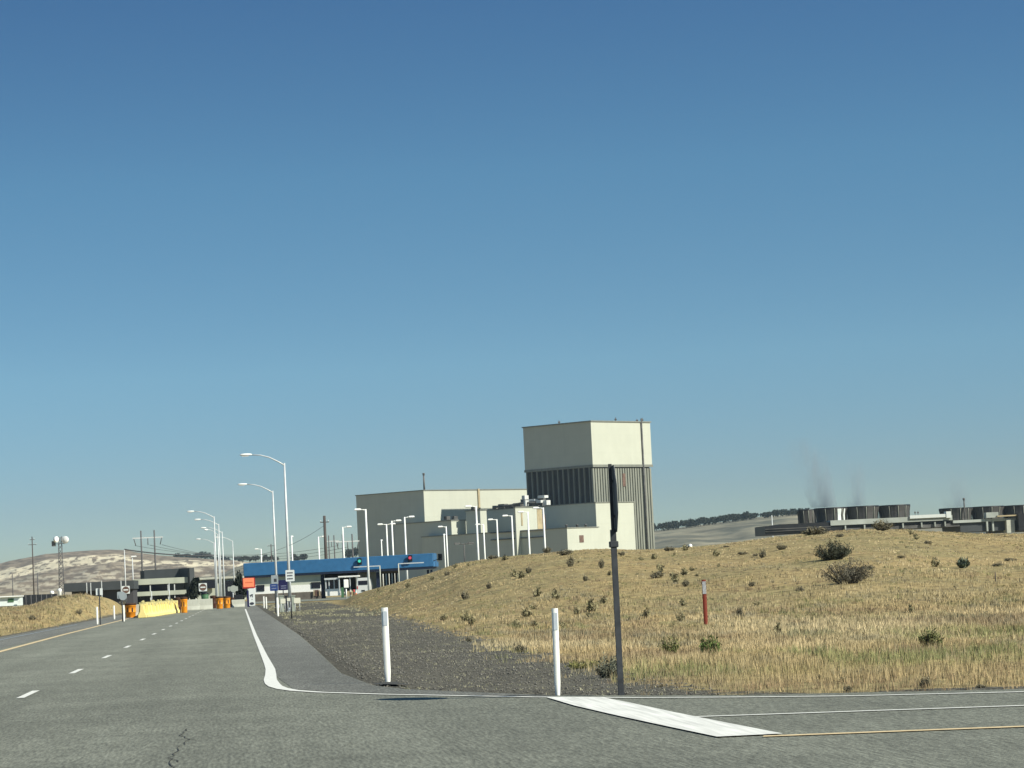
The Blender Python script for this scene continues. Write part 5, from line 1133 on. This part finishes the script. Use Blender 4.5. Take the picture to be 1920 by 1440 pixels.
# stones on the verge
rg = np.random.default_rng(9); sp_ = scatter(60000, 1.75, 8.5, 29, 125, lambda x, y: (x < edge_x(y)+.4)*(y > side_y(x)-.04)*(.35+.65*(y < 60)), 6)
n = len(sp_); sz = (.006+.02*rg.random(n)**4)*np.interp(sp_[:, 1], [30, 60, 120], [1, 1.3, 2.0]); z = G(sp_[:, 0], sp_[:, 1]); base = np.array([(1, 0, 0), (0, 1, 0), (-1, 0, 0), (0, -1, 0), (0, 0, 1), (0, 0, -1)], float)
V = base[None]*sz[:, None, None]*rg.uniform(.55, 1.3, (n, 6, 1)); V[..., 2] *= .7; V += np.stack([sp_[:, 0], sp_[:, 1], np.maximum(z, -.03)+sz*.2], -1)[:, None, :]
o = (np.arange(n)*6)[:, None]; Fa = np.concatenate([o+np.array(f) for f in ((0, 1, 4), (1, 2, 4), (2, 3, 4), (3, 0, 4), (1, 0, 5), (2, 1, 5), (3, 2, 5), (0, 3, 5))])
gs = link(bpy.data.objects.new('gravel_stones', raw_mesh('gravel_stones', V.reshape(-1, 3), Fa, [M['stone']]))); tag(gs, 'loose grey gravel stones on the verge', 'gravel', None, 'stuff')

# ------------------------------------------------------------------ sagebrush and weeds: stems with many small leaves
def bush(name, label, cat, W, H, n_st=60, leaf=.035, col=(.1, .1, .065), col2=(.19, .18, .11), seed=0, up=.6, group=None, nl=16, flat_=False, tight=.035):
    rg = np.random.default_rng(seed); t = thing(name, label, cat, (0, 0, 0), 0, group); mb = MB(); V = []; Fa = []; C = []
    for i in range(n_st):
        a = rg.random()*2*math.pi; r_ = math.sqrt(rg.random()); ex = math.cos(a)*r_*W/2; ey = math.sin(a)*r_*W/2*.8; h = H*(1-.5*r_**2)*rg.uniform(.5, 1.12)
        p0 = Vector((ex*.25, ey*.25, -.03)); p1 = Vector((ex*(1-up*.4), ey*(1-up*.4), h*.5)); p2 = Vector((ex*1.02, ey*1.02, h))
        if i % 3 == 0: mb.tube([p0, p1, p2], [H*.02, H*.012, H*.004], M['bark'], 4, False)
        cc = np.array(col)*(1-rg.random())+np.array(col2)*rg.random()
        for j in range(nl):
            u = .15+.85*rg.random(); q = (p0*(1-u)**2+p1*2*u*(1-u)+p2*u*u)+Vector(rg.normal(0, tight*W, 3)); q.z = max(q.z, .01)
            d1 = Vector(rg.normal(0, 1, 3)); d1.z = abs(d1.z)+.7; d1.normalize(); d2 = d1.cross(Vector(rg.normal(0, 1, 3))).normalized(); s = leaf*rg.uniform(.6, 1.4); k0 = len(V)
            V += [q-d2*s*.35, q+d2*s*.35, q+d1*s*1.6]; Fa.append([k0, k0+1, k0+2]); C += [cc*rg.uniform(.75, 1.25)]*3
    mb.build('branches', t); link(bpy.data.objects.new('foliage', raw_mesh('foliage', V, Fa, [M['leaf']], np.array(C))), t)
    return t
def put(t, px_, py_, rz=0, dz=0, Y=None):
    p = hit(px_, py_) if Y is None else Vector((X(px_, Y), Y, g1(X(px_, Y), Y))); t.location = (p.x, p.y, p.z+dz); t.rotation_euler = (0, 0, rz); return p
p = hit(1563, 1050); s_ = p.y/5200
put(bush('sagebrush', 'large dark sagebrush with upright tips, upper of the big pair on the right slope', 'bush', 84*s_, 36*s_, 90, .04*s_/.02, (.035, .042, .03), (.075, .08, .05), 31, nl=60, tight=.022), 1563, 1050)
p = hit(1588, 1095); s_ = p.y/5200
put(bush('sagebrush', 'widest spiky grey-brown sagebrush, lower of the big pair on the right slope', 'bush', 116*s_, 50*s_, 100, .035*s_/.02, (.05, .05, .04), (.13, .12, .085), 32, up=1.0, nl=60, tight=.018), 1588, 1095)
p = hit(1806, 1066); s_ = p.y/5200
put(bush('sagebrush', 'small blue-green bush alone on the right slope', 'bush', 26*s_, 19*s_, 60, .06*s_/.02, (.07, .1, .07), (.14, .17, .12), 33), 1806, 1066)
p = Vector((X(1133, 37.2), 37.2, 0)); put(bush('sagebrush', 'grey-green round bush on the gravel edge left of the edge-on sign post', 'bush', .36, .33, 90, .018, (.1, .11, .08), (.2, .21, .15), 34, nl=26), 1133, 1262, 0, 0, 37.2)
p = hit(1330, 1228); put(bush('weed', 'leafy bright green weed below the dark red marker post', 'weed', .42, .28, 50, .03, (.06, .1, .025), (.13, .17, .05), 35), 1332, 1228)
p = hit(1256, 1226); put(bush('weed', 'olive green weed between the sign post and the red marker', 'weed', .5, .28, 50, .025, (.08, .1, .03), (.16, .16, .06), 36), 1257, 1226)
p = hit(1745, 1212); put(bush('weed', 'dark olive weed clump in the near grass at far right', 'weed', .4, .26, 45, .03, (.07, .09, .03), (.15, .15, .06), 37), 1745, 1213)
put(bush('weed', 'low moss-green clump at the grass edge right of the second marker post', 'weed', .55, .14, 60, .02, (.12, .13, .04), (.22, .2, .07), 38), 1085, 1240, 0, 0, 41)
# smaller bushes: three shapes copied
SB = [bush('sagebrush', '', 'bush', 1, .75, 55, .07, (.11, .105, .07), (.22, .195, .125), 40+i, nl=18) for i in range(3)]
small = [(1255, 1033, 26, 9, 'brown bush on the crest just right of the reactor building'), (1362, 1026, 16, 4, 'thin low bush on the crest between the white dot and the left cooling deck'), (1417, 1043, 13, 6, 'tiny round bush left of two larger dark ones near the crest'), (1430, 1046, 17, 17, 'round dark bush below the left end of the cooling deck'), (1466, 1031, 22, 12, 'dark oval bush directly under the left end of the cooling deck'),
         (1392, 1040, 26, 6, 'low flat bush left of the round dark ones under the cooling deck'), (1528, 1003, 60, 17, 'wide low brown bush on the skyline in front of the streaked fan stack'), (1655, 995, 44, 22, 'tall dark bush on the skyline in front of the pale deck'), (1575, 1007, 22, 7, 'grey-green low bush below the skyline bushes'),
         (1627, 1068, 34, 9, 'flat bush right of the big upper sagebrush'), (1690, 1046, 22, 5, 'thin low bush above the right slope, beside the big pair'), (1740, 1020, 20, 7, 'small brown bush high on the slope under the gap'), (1895, 1052, 30, 7, 'low bush at the right edge of the slope'), (1870, 1062, 24, 8, 'low olive bush near the right edge below another'),
         (1387, 1158, 14, 22, 'upright dark bush right of the red marker post'), (1070, 1063, 17, 22, 'dark bush on the mound below the rusty wall'), (1128, 1066, 14, 20, 'dark bush close left of the sign post on the mound'), (1098, 1090, 14, 12, 'small dark bush lower left of the sign post on the mound'), (1232, 1084, 34, 14, 'grey bush right of the sign post on the mound'),
         (1060, 1023+18, 34, 12, 'pale sage on the crest below the dark square window'), (1026, 1037, 20, 12, 'pale sage on the crest under the rightmost lamp post'), (925, 1048, 26, 8, 'dark low bush on the crest under the lamp posts'), (948, 1050, 18, 6, 'low sage on the crest right of another under the lamp posts'), (872, 1124, 20, 16, 'dark olive bush on the left part of the mound'),
         (917, 1104, 12, 14, 'small upright bush in the middle of the mound'), (1167, 1042, 12, 9, 'small dark bush on the crest right behind the sign post'), (975, 1223, 22, 15, 'dark dead brush lying at the edge of the grass and gravel'), (880, 1203, 15, 10, 'small dark clump at the grass edge left of the dead brush'), (992, 1075, 16, 14, 'grey bush on the mound between lamp posts and sign post'),
         (838, 1080, 14, 10, 'small bush near the left crest of the mound'), (1500, 1110, 20, 12, 'small brown bush left below the widest sagebrush'), (1286, 1100, 18, 14, 'small olive bush left of the red marker post top'), (1410, 1100, 18, 10, 'small olive bush between the red marker and the widest sagebrush'),
         (1240, 1290, 16, 8, 'small dark clump on the gravel just right of the sign post foot'), (1735, 1290, 26, 24, 'grey dead shrub at the side road edge on the right'), (1590, 1296, 20, 12, 'dark dead clump at the side road edge'), (1840, 1290, 26, 10, 'dark low clump at the side road edge near the right border'),
         (60, 1163, 18, 10, 'small brown bush on the left mound face'), (148, 1152, 16, 9, 'dark little bush on the left mound below its top'), (118, 1122, 18, 6, 'small bush on top of the left mound'), (230, 1137, 14, 16, 'pale green bush behind the marker post next to the single drum')]
used = set()
for i, (px_, py_, w_, h_, lab) in enumerate(small):
    p = hit(px_, py_); s_ = p.y/5200; b = SB[i % 3]; sc = (w_*s_, w_*s_, h_*s_/.75); loc = (p.x, p.y, p.z-.01)
    if b.name in used: dup(b, loc, random.uniform(0, 6), lab, sc)
    else: used.add(b.name); b.location = loc; b.rotation_euler = (0, 0, 1.0); b.scale = sc; b['label'] = lab
# many little weeds through the dry grass, nothing tells them apart
wl = 'small olive-grey weed tuft among the dry grass of the mound, one of many alike'; wg = 'small weeds in the dry grass'
WB = [bush('weed_tuft', wl, 'weed', 1, .8, 22, .11, (.18, .175, .095), (.34, .3, .17), 60+i, group=wg, nl=14) for i in range(3)]
rg = random.Random(5); cnt = 0; used = set()
while cnt < 60:
    px_ = rg.uniform(700, 1915); base = np.interp(px_, [q[0] for q in SIL_R], [q[1] for q in SIL_R]); py_ = base+4+(1285-base)*rg.random()**1.5
    if px_ > 1330 and rg.random() < .72: continue
    p = hit(px_, py_)
    if p.x < edge_x(p.y)+.4 or p.y < side_y(p.x)+.8: continue
    if fbm(np.array([p.x*.3+9]), np.array([p.y*.1]))[0] < .45 and rg.random() < .7: continue
    w_ = rg.uniform(.16, .5)*min(1, p.y/95); b = WB[cnt % 3]; sc = (w_, w_, w_*rg.uniform(.6, 1.3)); loc = (p.x, p.y, p.z-.01)
    if b.name in used: dup(b, loc, rg.uniform(0, 6), None, sc)
    else: used.add(b.name); b.location = loc; b.scale = sc
    cnt += 1
# small things on the plain
t = thing('fence_stake', 'short dark stake standing in the grass on the far right', 'stake', tuple(hit(1867, 1093))); MB().tube([(0, 0, -.1), (0, 0, .34)], .018, M['wood'], 6).build('post', t)
t = thing('white_dome', 'small white dome on the crest right of the reactor building', 'dome', (X(1297, 300), 300, Z(1297, 1023, 300))); MB().lathe([(.22, -1), (.22, 0), (.18, .12), (.02, .2)], M['lamp_white'], 14).build('cover', t)

# ------------------------------------------------------------------ air
hz = MB(); hz.box((600, 3150, 68), (9000, 6500, 140), None if False else M['dark']); o = hz.build('haze'); o.data.materials.clear()
hm = bpy.data.materials.new('haze'); hm.use_nodes = True; nt = hm.node_tree; nt.nodes.clear(); ho = nt.nodes.new('ShaderNodeOutputMaterial'); hv = nt.nodes.new('ShaderNodeVolumePrincipled')
hv.inputs['Color'].default_value = (.6, .8, .95, 1); hv.inputs['Density'].default_value = 3.2e-5; nt.links.new(hv.outputs[0], ho.inputs['Volume']); o.data.materials.append(hm)
tag(o, 'pale dry air between the camera and the distant hills', 'haze', None, 'stuff')
